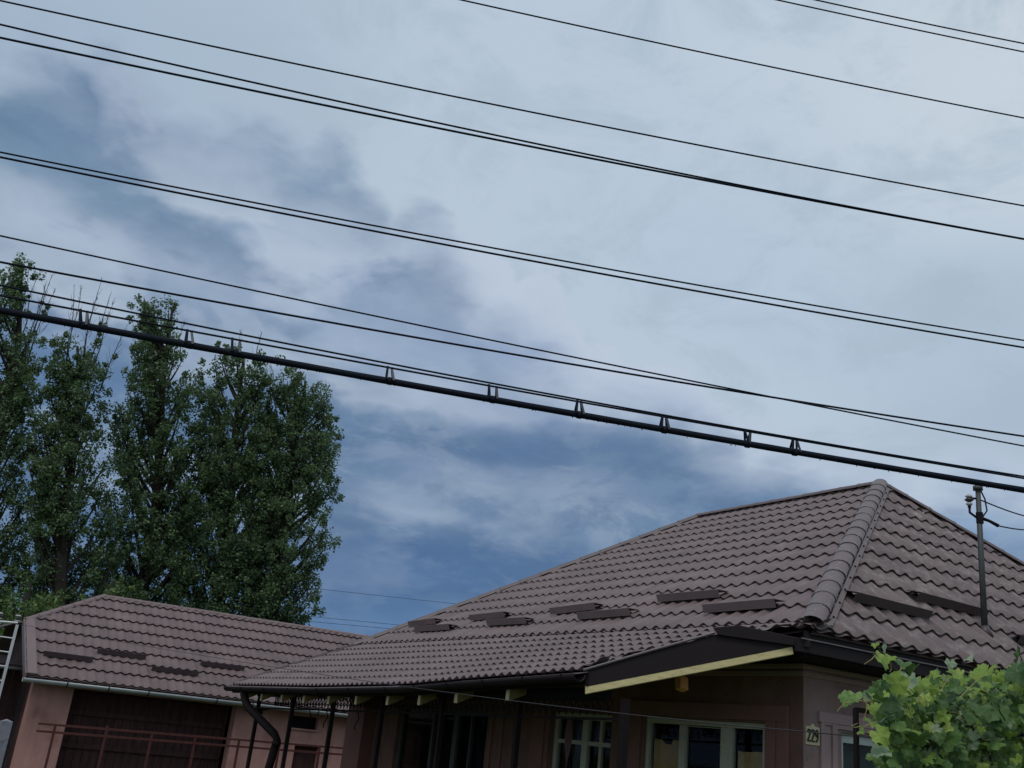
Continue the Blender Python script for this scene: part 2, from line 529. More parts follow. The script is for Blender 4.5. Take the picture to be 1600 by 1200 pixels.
def leaf_mat(name, c0, c1, c2, trans=.3, rough=.55, vs=.9, veins=False):
    """foliage: colour differs from leaf to leaf and, slowly, from branch to branch"""
    m = bpy.data.materials.new(name); m.use_nodes = True
    nt = m.node_tree; q = NB(nt); bs = nt.nodes['Principled BSDF']
    geo = q.n('ShaderNodeNewGeometry')
    oi = q.n('ShaderNodeObjectInfo')
    r = geo.outputs['Random Per Island']
    if veins:
        r = q.m('FRACT', q.m('ADD', r, oi.outputs['Random']))
    f = q.m('MULTIPLY', q.noise(geo.outputs['Position'], vs, 4, .6), 1.0)
    f2 = q.rng(q.m('ADD', q.m('MULTIPLY', f, .6), q.m('MULTIPLY', r, .4)), .3, .7, 0, 1)
    c = q.mix(f2, c0 + (1,), c1 + (1,))
    c = q.mix(q.rng(r, .82, 1, 0, .8), c, c2 + (1,))
    q.put(bs.inputs['Base Color'], c)
    bs.inputs['Roughness'].default_value = rough
    bs.inputs['Specular IOR Level'].default_value = .35
    tl = q.n('ShaderNodeBsdfTranslucent')
    q.put(tl.inputs[0], c)
    mx = q.n('ShaderNodeMixShader'); mx.inputs[0].default_value = trans
    q.put(mx.inputs[1], bs.outputs[0]); q.put(mx.inputs[2], tl.outputs[0])
    if veins:
        bp = q.n('ShaderNodeBump'); bp.inputs['Strength'].default_value = .5; bp.inputs['Distance'].default_value = .01
        uvn = q.n('ShaderNodeUVMap'); uvn.uv_map = 'leaf_uv'
        xy = q.sep(uvn.outputs[0])
        rr_ = q.m('SQRT', q.m('ADD', q.m('MULTIPLY', xy[0], xy[0]), q.m('MULTIPLY', xy[1], xy[1])))
        th_ = q.m('ARCTAN2', xy[0], xy[1])
        rib = q.m('MULTIPLY', q.m('ABSOLUTE', q.m('SINE', q.m('MULTIPLY', th_, 2.5))), rr_)
        vein = q.rng(rib, .0, .055, 1, 0, True)
        side_ = q.m('ABSOLUTE', q.m('SINE', q.m('MULTIPLY', q.m('SUBTRACT', rr_, q.m('MULTIPLY', rib, .9)), 17.0)))
        vein2 = q.rng(side_, .0, .28, .45, 0, True)
        vv_ = q.m('MAXIMUM', vein, vein2)
        c2_ = q.mix(q.m('MULTIPLY', vv_, .38), c, tuple(min(1, v * 1.9 + .05) for v in c1) + (1,))
        blot = q.rng(q.noise(geo.outputs['Position'], 38, 5, .65), .52, .72, 0, .55, True)
        c2_ = q.mix(blot, c2_, tuple(v * .62 for v in c0) + (1,))
        q.put(bs.inputs['Base Color'], c2_); q.put(tl.inputs[0], c2_)
        q.put(bp.inputs['Height'], q.m('SUBTRACT', q.noise(geo.outputs['Position'], 55, 4, .6), q.m('MULTIPLY', vv_, .8)))
        q.put(bs.inputs['Normal'], bp.outputs[0])
    out = nt.nodes['Material Output']
    q.put(out.inputs[0], mx.outputs[0])
    return m


M['poplar_leaf'] = leaf_mat('poplar_leaves', (.072, .122, .060), (.130, .200, .085), (.22, .31, .13), .42, .5, .45)
M['far_leaf'] = leaf_mat('bright_tree_leaves', (.07, .125, .035), (.12, .19, .05), (.18, .26, .08), .3, .5, 1.2)
M['vine_dark'] = leaf_mat('mature_vine_leaves', (.050, .105, .028), (.10, .19, .042), (.20, .31, .07), .22, .42, 6, True)
M['vine_young'] = leaf_mat('young_vine_leaves', (.19, .30, .05), (.30, .41, .08), (.44, .50, .14), .35, .5, 6, True)
M['vine_pale'] = leaf_mat('pale_leaf_undersides', (.24, .32, .19), (.32, .40, .25), (.45, .50, .34), .3, .6, 6, True)

# ================================================================= SETTING
g = MB(); g.add([(-400, -400, 0), (400, -400, 0), (400, 400, 0), (-400, 400, 0)], [(0, 1, 2, 3)])
g.build('ground', M['grass'], kind='structure')

# ================================================================= ROOF TILES
Z = CAMZ
TILES = []          # candidates: (score, matrix, mesh_key, owner)


def tile_profile(w, A):
    nu = 9
    us = [i / (nu - 1) for i in range(nu)]
    hs = [A * (0.5 + 0.5 * math.cos(2 * math.pi * u)) ** 1.25 for u in us]
    return us, hs


def tile_verts(w, s, A, step):
    """unit tile: u along the row, v up the slope, height along the normal; undercut lower edge"""
    us, hs = tile_profile(w, A)
    vs = []; fs = []
    rows = [(0.0, step), (.45, step * .55), (1.02, 0.0)]
    n = len(us)
    # undercut lip
    for u, h in zip(us, hs):
        vs.append((u * w, .045, h - .010))
    for u, h in zip(us, hs):
        dip = -.020 * (1 - h / A)
        vs.append((u * w, dip, h + step - .004))
    for vv, st in rows:
        for u, h in zip(us, hs):
            dip = -.020 * (1 - h / A) if vv == 0 else 0
            vs.append((u * w, vv * s + dip + (.004 if vv == 0 else 0), h + st))
    for r in range(4):
        for i in range(n - 1):
            a = r * n + i
            fs.append((a, a + 1, a + 1 + n, a + n))
    return vs, fs


def inside(poly, p):
    # convex polygon, counter-clockwise
    for i in range(len(poly)):
        x0, y0 = poly[i]; x1, y1 = poly[(i + 1) % len(poly)]
        if (x1 - x0) * (p[1] - y0) - (y1 - y0) * (p[0] - x0) < -1e-6:
            return False
    return True


def area_sign(poly):
    return sum(poly[i][0] * poly[(i + 1) % len(poly)][1] - poly[(i + 1) % len(poly)][0] * poly[i][1] for i in range(len(poly)))


def lay_tiles(O, U, V, w, s, poly3, material, key, A=.030, step=.024, v_off=0.0, fit=None):
    """collect whole tiles; return clipped remainder mesh builder. poly3: roof plane outline (3D, any order)"""
    O = Vector(O); U = Vector(U).normalized(); V = Vector(V).normalized(); N = U.cross(V).normalized()
    if N.z < 0:
        raise ValueError('flip')
    poly = [((Vector(p) - O).dot(U), (Vector(p) - O).dot(V)) for p in poly3]
    if area_sign(poly) < 0:
        poly = poly[::-1]
    umin = min(p[0] for p in poly); umax = max(p[0] for p in poly); vmin = min(p[1] for p in poly); vmax = max(p[1] for p in poly)
    tv, tf = tile_verts(w, s, A, step)
    me = mesh_of('roof_tile', tv, tf, material, True)
    cut = MB()
    camp = Vector((0, 0, CAMZ))
    for k in range(int(math.floor(vmin / s)) - 1, int(math.ceil(vmax / s)) + 1):
        for j in range(int(math.floor(umin / w)) - 1, int(math.ceil(umax / w)) + 1):
            cs = [(j * w, k * s), ((j + 1) * w, k * s), ((j + 1) * w, (k + 1) * s), (j * w, (k + 1) * s)]
            ins = [inside(poly, c) for c in cs]
            P = O + U * (j * w) + V * (k * s)
            if all(ins):
                ctr = P + U * w / 2 + V * s / 2
                d = camp - ctr
                score = abs(d.normalized().dot(N)) / d.length_squared
                mtx = Matrix((U, V, N)).transposed().to_4x4(); mtx.translation = P
                TILES.append((score, mtx, me, key, material))
            elif any(ins) or any(cs[0][0] <= p[0] <= cs[2][0] and cs[0][1] <= p[1] <= cs[2][1] for p in poly):
                cut.add([P + U * a + V * c + N * h for a, c, h in tv], tf)
    bm = bmesh.new()
    tmp = mesh_of('tmp', cut.v, cut.f, material, True) if cut.v else None
    if tmp:
        bm.from_mesh(tmp)
        for i in range(len(poly)):
            a = poly[i]; c = poly[(i + 1) % len(poly)]
            pa = O + U * a[0] + V * a[1]; e = U * (c[0] - a[0]) + V * (c[1] - a[1])
            if e.length < 1e-6:
                continue
            nn = N.cross(e).normalized()      # points inward for ccw
            bmesh.ops.bisect_plane(bm, geom=bm.verts[:] + bm.edges[:] + bm.faces[:], plane_co=pa - nn * .03, plane_no=-nn, clear_outer=True)
        bm.to_mesh(tmp)
    bm.free()
    return tmp, (O, U, V, N)


def flush_tiles(roof, rest_meshes, limit=300, keys=()):
    mine = [t for t in TILES if t[3] in keys]
    mine.sort(key=lambda t: -t[0])
    for sc, mtx, me, key, mt in mine[:limit]:
        o = bpy.data.objects.new('roof_tile', me); COL.objects.link(o)
        o.parent = roof; o.matrix_world = mtx
    bym = {}
    for sc, mtx, me, key, mt in mine[limit:]:
        bym.setdefault(me.name, (me, mt, []))[2].append(mtx)
    # everything left over becomes ONE joined part
    V_, F_, I_, mats = [], [], [], []
    off = 0

    def mi(m):
        if m not in mats:
            mats.append(m)
        return mats.index(m)
    for me, mt, ms in bym.values():
        co = np.empty(len(me.vertices) * 3); me.vertices.foreach_get('co', co); co = co.reshape(-1, 3)
        fa = [tuple(p.vertices) for p in me.polygons]
        for mx_ in ms:
            a = np.array(mx_); c = co @ a[:3, :3].T + a[:3, 3]
            V_.append(c); F_ += [tuple(i + off for i in f) for f in fa]; I_ += [mi(mt)] * len(fa); off += len(co)
    for me in rest_meshes:
        if me is None or not len(me.vertices):
            continue
        co = np.empty(len(me.vertices) * 3); me.vertices.foreach_get('co', co); co = co.reshape(-1, 3)
        V_.append(co); k = mi(me.materials[0])
        for p in me.polygons:
            F_.append(tuple(i + off for i in p.vertices)); I_.append(k)
        off += len(co)
    V_ = np.concatenate(V_)
    me = mesh_of('roof_tiles_rest', V_.tolist(), F_, mats, True, I_)
    link('roof_tiling', me, roof, kind='stuff')


def cap_run(a, c, n, parent, material, r=.115, up=(0, 0, 1), wfac=1.0, lift=.03):
    """half-round overlapping ridge caps from a (low) to c (high)"""
    a = Vector(a); c = Vector(c); d = (c - a); L = d.length / n; d.normalize()
    side = d.cross(Vector(up)).normalized(); nrm = side.cross(d).normalized()
    vs = []; fs = []
    seg = 9
    stations = [(-.012, 1.05, 0), (.022, 1.065, 0), (.034, 1.0, 0), (L * .94, .96, 0), (L + .03, .94, 0)]
    for t, k, _ in stations:
        for i in range(seg):
            th = math.pi * i / (seg - 1)
            vs.append((t, math.cos(th) * r * k * wfac, math.sin(th) * r * k * .72))
    for q in range(len(stations) - 1):
        for i in range(seg - 1):
            x = q * seg + i
            fs.append((x, x + seg, x + seg + 1, x + 1))
    me = mesh_of('ridge_tile', vs, fs, material, True)
    R = Matrix((d, side, nrm)).transposed().to_4x4()
    for k in range(n):
        o = bpy.data.objects.new('ridge_tile', me); COL.objects.link(o)
        o.parent = parent
        mm = R.copy(); mm.translation = a + d * (L * k) + nrm * lift
        # each cap sits very slightly askew
        j = Matrix.Rotation(random.uniform(-.012, .012), 4, 'Z') @ Matrix.Rotation(random.uniform(-.008, .008), 4, 'Y')
        o.matrix_world = mm @ j


# ---------------------------------------------------------------- main house
house = thing('house', 'low brown tiled house numbered 229 with a hipped roof and a timber porch roof', 'house')
# roof key points
EC = Vector((-5.745, 6.653, 1.126 + Z))      # eave corner nearest the camera
AP = Vector((-8.617, 11.363, 3.847 + Z))     # apex over the street side
RE = Vector((-12.228, 11.363, 3.847 + Z))    # far end of the ridge
BE = Vector((-15.10, 6.653, 1.126 + Z))      # far left eave corner
EC2 = Vector((-5.745, 16.073, 1.126 + Z))
BE2 = Vector((-15.10, 16.073, 1.126 + Z))
base = MB()
dn = Vector((0, 0, -.035))
for f in ((EC, AP, RE, BE), (EC2, AP, EC), (BE2, RE, AP, EC2), (BE, RE, BE2)):
    base.add([p + dn for p in f], [tuple(range(len(f)))])
base.add([p + dn for p in (EC, BE, BE2, EC2)], [(0, 1, 2, 3)])
roof = base.build('roof', M['tile_left'], house)

V1 = Vector((0, AP.y - EC.y, AP.z - EC.z)).normalized()
V2 = Vector((AP.x - EC.x, 0, AP.z - EC.z)).normalized()
# left slope: rows start at y=6.80 (the bend with the porch roof)
yb = 6.80
zb = EC.z + (yb - EC.y) * V1.z / V1.y
s1 = .348 / V1.y
O1 = Vector((-15.1, yb, zb)) - V1 * s1
outl1 = [EC + V1 * (-.02), AP, RE, BE + V1 * (-.02)]
# step the outline back to the bend where the porch roof takes over
rest = []
polyA = [Vector((-7.06, yb, zb)), Vector((-15.02, yb, zb)), RE, AP, Vector((-5.833, yb, zb))]
t, _ = lay_tiles(O1, (1, 0, 0), V1, .172, s1, polyA, M['tile_left'], 'house', .029, .026); rest.append(t)
# street slope
s2 = .251 / abs(V2.x)
t, _ = lay_tiles(Vector((-5.745, 6.60, 1.126 + Z)), (0, 1, 0), V2, .22, s2, [EC, AP, EC2], M['tile_street'], 'house', .034, .030); rest.append(t)


# porch roof: rows run from the bend down to a sagging eave
def zE(x):
    xs = [-16.5, -13.0, -10.3, -9.04, -7.0]; zs = [.405, .425, .478, .543, .632]
    return float(np.interp(x, xs, zs)) + Z


ZBEND = 1.20 + Z
yE = 5.293


DA, DB = Vector((-7.06, 5.293)), Vector((-5.80, 6.56))      # the roof's right edge runs diagonally to the house corner


def diag_y(x): return DA.y + (x - DA.x) * (DB.y - DA.y) / (DB.x - DA.x)


def porch_z(x, y):
    if x > DA.x:
        t_ = (x - DA.x) / (DB.x - DA.x); h_ = float(np.interp(t_, [0, .62, 1, 1.3], [.632, .975, 1.115, 1.16])) + Z
        yd = min(diag_y(x), yb - .03)
        return h_ + (ZBEND - h_) * max(0, min(1.2, (y - yd) / (yb - yd)))
    t = (y - yE) / (yb - yE)
    return zE(x) + (ZBEND - zE(x)) * t


NROW = 7
tw = .142
ps = (yb - yE) / NROW
pm = MB()
tvp, tfp = tile_verts(tw, 1.0, .026, .022)
xl0, xl1 = -16.37, -15.05      # left edge at the eave and at the bend
ncol = int((16.4 - 7.06) / tw) + 1
pm2 = MB()
for k in range(NROW):
    for j in range(-10, ncol):
        x1 = -7.06 - j * tw; x0 = x1 - tw
        if j < 0 and diag_y(x0) > yE + ps * (k + 1):
            continue
        y0 = yE + ps * k; y1 = y0 + ps
        def left(y): return xl0 + (xl1 - xl0) * (y - yE) / (yb - yE)
        if x1 < left(y0):
            continue
        Pa = Vector((x0, y0, porch_z(x0, y0))); Pb = Vector((x1, y0, porch_z(x1, y0))); Pc = Vector((x0, y1, porch_z(x0, y1)))
        U = (Pb - Pa); V = (Pc - Pa); sl = V.length
        Un = U.normalized(); Vn = (V - Un * V.dot(Un)).normalized(); Nn = Un.cross(Vn)
        whole = x0 > left(y1) and (j >= 0 or diag_y(x1) < y0)
        if whole:
            ctr = Pa + U / 2 + V / 2; d = Vector((0, 0, CAMZ)) - ctr
            key = 'porch_%d' % k
            me = bpy.data.meshes.get(key)
            if me is None:
                a_, f_ = tile_verts(tw, sl, .026, .022)
                me = mesh_of(key, a_, f_, M['tile_left'], True)
            mtx = Matrix((Un, Vn, Nn)).transposed().to_4x4(); mtx.translation = Pa
            TILES.append((abs(d.normalized().dot(Nn)) / d.length_squared, mtx, me, 'house', M['tile_left']))
        else:
            a_, f_ = tile_verts(tw, sl, .026, .022)
            (pm2 if j < 0 else pm).add([Pa + Un * a + Vn * c + Nn * h for a, c, h in a_], f_)
tmp = mesh_of('tmp2', pm.v, pm.f, M['tile_left'], True)
bm = bmesh.new(); bm.from_mesh(tmp)
e = Vector((xl1 - xl0, yb - yE, 0)); nn = Vector((-e.y, e.x, 0)).normalized()
bmesh.ops.bisect_plane(bm, geom=bm.verts[:] + bm.edges[:] + bm.faces[:], plane_co=Vector((xl0, yE, 0)), plane_no=nn, clear_outer=True)
bm.to_mesh(tmp); bm.free()
rest.append(tmp)
tmp = mesh_of('tmp3', pm2.v, pm2.f, M['tile_left'], True)
bm = bmesh.new(); bm.from_mesh(tmp)
e = DB - DA
bmesh.ops.bisect_plane(bm, geom=bm.verts[:] + bm.edges[:] + bm.faces[:], plane_co=Vector((DA.x, DA.y, 0)), plane_no=Vector((e.y, -e.x, 0)).normalized(), clear_outer=True)
bm.to_mesh(tmp); bm.free()
rest.append(tmp)
flush_tiles(roof, rest, 300, ('house',))

# porch roof underlay
pu = MB()
xs = [-16.37, -15.05, -13, -11, -10.3, -9.04, -7.06]
vs = []
for x in xs:
    yt = yb if x >= xl1 else yE + (x - xl0) / (xl1 - xl0) * (yb - yE)
    vs.append((x, yE, zE(x) - .02)); vs.append((x, yt, (porch_z(x, yt)) - .02))
for x in (-6.5, -6.1, -5.80):
    vs.append((x, diag_y(x), porch_z(x, diag_y(x)) - .02)); vs.append((x, yb, ZBEND - .02))
pu.add(vs, [(2 * i, 2 * i + 2, 2 * i + 3, 2 * i + 1) for i in range(len(xs) + 2)])
pu.build('porch_roof_deck', M['trim'], house)

# ridge and hip caps
cap_run(EC + Vector((-.03, .02, .02)), AP, 17, roof, M['cap'], .106, lift=.03)
cap_run(RE, AP, 11, roof, M['capdark'], .085, lift=.025)
cap_run(BE + Vector((0, 0.1, .05)), RE, 17, roof, M['capdark'], .085, lift=.025)
cap_run(EC2, AP, 17, roof, M['capdark'], .085, lift=.03)
cap_run(BE2, RE, 17, roof, M['capdark'], .09, lift=.03)
# left edge trim of the porch roof
pt = MB(); pt.bar((xl0, yE, zE(xl0) + .02), (xl1, yb, ZBEND + .035), .06, .05); pt.build('edge_trim', M['capdark'], roof)
# flashing strip beside the near hip, on the street side
hipd = (AP - EC).normalized()
N2 = Vector((0, 1, 0)).cross(V2).normalized()
for k in range(15):
    fl = MB()
    p0 = EC + hipd * (.05 + k * .41) + N2 * .052; p1 = EC + hipd * (.05 + k * .41 + .40) + N2 * (.052 + .004)
    a0 = Vector((0, .115, 0)); a1 = Vector((0, .19, 0))
    fl.prism([p0 + a0, p0 + a1, p1 + a1, p1 + a0], N2 * .008)
    fl.build('hip_flashing', M['cap'], roof)
for k in range(15):
    sc_ = MB()
    p = EC + hipd * (.25 + k * .41) + N2 * .064 + Vector((0, .155, 0))
    sc_.tube([p, p + N2 * .010], .011, 6)
    sc_.build('flashing_screw', M['trim'], roof)


# snow guards: folded steel angles standing on the slope
def snow_guard(a, c, V, N, material, parent, h=.095):
    a = Vector(a); c = Vector(c); V = Vector(V).normalized(); N = Vector(N).normalized()
    q = MB()
    b0 = N * .048
    q.prism([a + b0, a + b0 + V * .012 + N * h, a + b0 + V * .016 + N * h, a + b0 + V * .16, a + b0 + V * .155, a + b0 + V * .014 + N * (h - .006), a + b0 + V * .004], c - a)
    o = q.build('snow_guard', material, parent)
    nf = 3
    for k in range(nf):
        p = a.lerp(c, (k + .5) / nf); w_ = (c - a).normalized() * .014
        f = MB(); f.prism([p - w_ + V * .01 + N * .004, p - w_ + V * .01 + N * (h - .02), p - w_ + V * .15 + b0 * .9, p - w_ + V * .15 + N * .004], w_ * 2)
        f.build('foot', M['trim'], o)
    return o


N1 = Vector((1, 0, 0)).cross(V1).normalized()
nb1 = (0, -V1.z, V1.y); c1_ = -V1.z * EC.y + V1.y * (EC.z - Z)
for a, c in [((1030, 947), (1127, 940)), ((1102, 965), (1215, 957)), ((862, 966), (932, 958)), ((905, 974), (987, 968)),
             ((736, 975), (790, 970)), ((763, 983), (824, 980)), ((640, 984), (682, 979)), ((650, 992), (704, 989))]:
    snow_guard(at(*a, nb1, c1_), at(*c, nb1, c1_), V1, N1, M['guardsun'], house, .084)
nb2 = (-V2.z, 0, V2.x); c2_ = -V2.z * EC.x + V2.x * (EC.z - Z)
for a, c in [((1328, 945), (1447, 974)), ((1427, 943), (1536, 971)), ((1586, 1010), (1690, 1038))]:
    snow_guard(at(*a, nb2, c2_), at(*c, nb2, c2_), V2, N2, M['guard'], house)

# ---- eaves, soffits, fascias
WX, WY = -6.245, 7.105                 # wall planes
f_ = MB()
# street eave board, its near end cut at a slant
ytop = 5.52
f_.prism([(-5.76, 6.50, .93 + Z), (-5.76, 16.1, .90 + Z), (-5.76, 16.1, 1.02 + Z), (-5.76, 6.50, 1.040 + Z)], (-.05, 0, 0))
bevel(f_.build('eave_board', M['trim'], house))
lip = MB(); lip.bar((-5.745, 6.52, 1.040 + Z), (-5.745, 16.1, 1.02 + Z), .016, .010); lip.build('gutter_lip', M['apron'], house)
f_ = MB()
f_.box((-5.80, 6.60, 1.03 + Z), (-5.775, 16.1, 1.115 + Z))
f_.build('upper_fascia', M['trim'], house)
f_ = MB()
f_.prism([(-5.80, 6.62, .90 + Z), (-7.06, 6.62, .90 + Z), (-7.06, 6.62, 1.10 + Z), (-5.80, 6.62, 1.10 + Z)], (0, .03, 0))
f_.build('side_fascia', M['soffit'], house)
sf = MB()
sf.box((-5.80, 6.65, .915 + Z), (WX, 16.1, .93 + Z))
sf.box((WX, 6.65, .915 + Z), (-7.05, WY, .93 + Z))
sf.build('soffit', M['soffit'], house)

# rake boards at the right end of the porch roof
XR = -7.06
nD = Vector((DB.y - DA.y, -(DB.x - DA.x), 0)).normalized(); cD = nD.x * DA.x + nD.y * DA.y


def dg(x, y, off=0.0): return at(x, y, tuple(nD), cD) + nD * off


rb = MB()
rb.prism([dg(912, 1049), dg(1016, 1019), dg(1120, 991), dg(1160, 984), dg(1252, 1002), dg(1246, 1009), dg(915, 1073)], -nD * .03)
bevel(rb.build('rake_fascia', M['trim'], house), .004)
rw = MB()
rw.prism([dg(914, 1084.5, -.004), dg(1240, 1022, -.004), dg(1238, 1008, -.004), dg(914, 1071, -.004)], -nD * .06)
bevel(rw.build('rake_rafter', M['wood'], house), .004)
rw = MB()
rw.prism([dg(1114, 981, .03), dg(1122, 992.5, .03), dg(1266, 1013, .03), dg(1266, 1001, .03), dg(1155, 977.5, .03)], -nD * .035)
bevel(rw.build('rake_flashing', M['trim'], house), .004)
rc = MB(); rc.tube([dg(912, 1047, .01), dg(1016, 1017, .01), dg(1118, 988.5, .01)], .012, 6); rc.build('edge_trim', M['apron'], roof)

# rafters
for i, x in enumerate([-8.32, -9.30, -10.10, -10.88, -11.75, -12.6, -13.45, -14.3, -15.15, -15.95]):
    zr = zE(x) - .16
    q = MB()
    y1 = 7.05 if x > -15.0 else 6.6
    slope = (ZBEND - .17 - zr) / (yb - yE)
    q.prism([(x - .03, 5.36, zr - .055), (x - .03, y1, zr - .055 + slope * (y1 - 5.36)), (x - .03, y1, zr + .085 + slope * (y1 - 5.36)), (x - .03, 5.36, zr + .085)], (.06, 0, 0))
    ro = bevel(q.build('rafter', M['rafter'], house), .004)
    q = MB(); q.box((x - .028, 5.352, zr - .053), (x + .028, 5.359, zr + .083)); q.build('end_face', M['woodend'], ro)
sp = aty(1062, 1068, 6.35); q = MB(); q.bar(sp + Vector((0, .02, .055)), sp + Vector((.03, 0, -.055)), .075, .09, (0, 1, 0))
q.build('rafter_stub', M['woodtip'], house, label='short orange timber stub under the rake board')
# ceiling boards under the porch roof between rafters
q = MB()
vs = []
for x in xs:
    yt = 7.05 if x >= xl1 else yE + (x - xl0) / (xl1 - xl0) * (yb - yE)
    vs.append((x, yE + .05, zE(x) - .06)); vs.append((x, yt, zE(x) - .06 + (ZBEND - zE(x)) * (yt - yE) / (yb - yE)))
for x in (-6.5, -6.1, -5.85):
    vs.append((x, diag_y(x) + .05, porch_z(x, diag_y(x)) - .10)); vs.append((x, 6.9, ZBEND - .08))
q.add(vs, [(2 * i, 2 * i + 2, 2 * i + 3, 2 * i + 1) for i in range(len(xs) + 2)])
q.build('porch_ceiling', M['oldwood'], house)

# porch gutter: half round trough along the sagging eave with brackets and downpipe
gx = [-16.45, -15.2, -14, -13, -11.6, -10.3, -9.7, -9.04, -8, -7.02]


def trough(pts, r, material, name, parent, outward, wall=.006):
    """half round gutter following pts"""
    q = MB(); out = Vector(outward); seg = 9
    vs = []
    for p in pts:
        p = Vector(p)
        for i in range(seg):
            th = math.pi + math.pi * i / (seg - 1)
            vs.append(p + out * (math.cos(th) * r) + Vector((0, 0, math.sin(th) * r)))
        for i in range(seg - 1, -1, -1):
            th = math.pi + math.pi * i / (seg - 1)
            vs.append(p + out * (math.cos(th) * (r - wall)) + Vector((0, 0, math.sin(th) * (r - wall) + .001)))
    m = seg * 2; fs = []
    for k in range(len(pts) - 1):
        for i in range(m):
            j = (i + 1) % m
            fs.append((k * m + i, k * m + j, (k + 1) * m + j, (k + 1) * m + i))
    fs.append(tuple(range(m))); fs.append(tuple((len(pts) - 1) * m + i for i in range(m))[::-1])
    q.add(vs, fs)
    return q.build(name, material, parent, True)


gpts = [(x, 5.225, zE(x) - .035) for x in gx]
trough(gpts, .066, M['trim'], 'porch_gutter', house, (0, 1, 0))
ap = MB()
for i in range(len(gx) - 1):
    x0, x1 = gx[i], gx[i + 1]
    ap.prism([(x0, 5.31, zE(x0) - .005), (x1, 5.31, zE(x1) - .005), (x1, 5.215, zE(x1) - .028), (x0, 5.215, zE(x0) - .028)], (0, 0, -.006))
ap.build('drip_apron', M['apron'], house)
fb = MB()
for i in range(len(gx) - 1):
    x0, x1 = gx[i], gx[i + 1]
    fb.prism([(x0, 5.315, zE(x0) - .115), (x1, 5.315, zE(x1) - .115), (x1, 5.315, zE(x1) - .015), (x0, 5.315, zE(x0) - .015)], (0, .02, 0))
fb.build('porch_fascia', M['trim'], house)
for x in (-15.6, -14.6, -13.6, -12.6, -11.6, -10.6, -9.9, -9.2, -8.5, -7.8, -7.2):
    zz = zE(x) - .035
    q = MB(); q.tube([(x, 5.225 + math.cos(t) * .071, zz + math.sin(t) * .071) for t in [math.pi + math.pi * k / 8 for k in range(9)]], .010, 5)
    q.build('gutter_bracket', M['iron'], house)
q = MB()
zp = zE(-15.9) - .09
pa_ = aty(381, 1084, 5.24); pb_ = aty(386, 1103, 5.30); pc_ = aty(429, 1147, 5.56); pd_ = aty(433, 1156, 5.60); pe_ = aty(420, 1200, 5.60)
q.tube([pa_ + Vector((0, 0, .06)), pa_, pb_.lerp(pa_, .25), pb_ + (pc_ - pb_) * .06, pb_ + (pc_ - pb_) * .5, pc_, pd_, pe_, (pe_.x, pe_.y, .05)], .060, 10)
q.build('downpipe', M['iron'], house, True)
q = MB(); q.tube([pd_ - Vector((0, 0, .02)), pd_ - Vector((0, 0, .08))], .068, 10); q.build('pipe_collar', M['iron'], house, True)

# porch beam, posts and scroll frieze
def zbeam(x): return float(np.interp(x, [-15.9, -6.0], [.315, .50])) + Z


q = MB(); q.bar((-15.9, 5.60, zbeam(-15.9)), (-7.1, 5.60, zbeam(-7.1)), .10, .09)
q.build('porch_beam', M['soffit'], house)
for x in (-15.9, -14.46 + .02, -12.97, -11.48, -9.99, -8.47, -6.85):
    q = MB(); w_ = .06 if x > -7 else .05
    q.box((x - w_ / 2, 5.60 - w_ / 2, .06), (x + w_ / 2, 5.60 + w_ / 2, zbeam(x) - .045))
    q.build('porch_post', M['iron'], house)
sf = MB()
x = -15.2
while x < -7.1:
    zt = zbeam(x) - .045; zl = zt - .17
    # curled scrolls, heads up and down
    for sgn, cz in ((1, zt - .045), (-1, zt - .11)):
        pts = []
        for k in range(9):
            t = k / 8; ang = t * 4.6; rr = .045 * (1 - .65 * t)
            pts.append((x + .045 + sgn * rr * math.cos(ang), 5.60, cz + rr * math.sin(ang)))
        sf.tube(pts, .007, 4, False)
    sf.tube([(x, 5.60, zt), (x + .05, 5.60, zl + .03), (x + .10, 5.60, zt)], .006, 4, False)
    x += .105
sf.build('scroll_frieze', M['iron'], house, kind='stuff')
q = MB(); q.bar((-15.9, 5.60, zbeam(-15.9) - .215), (-6.9, 5.60, zbeam(-6.9) - .215), .022, .022); q.build('frieze_rail', M['iron'], house)
for x in (-13.8, -13.2, -12.2):
    q = MB(); q.tube([(x, 5.6, zbeam(x) - .2), (x + .05, 5.62, zbeam(x) - .30), (x - .02, 5.6, zbeam(x) - .40), (x + .01, 5.6, zbeam(x) - .44)], .008, 5); q.build('hanging_hook', M['iron'], house)


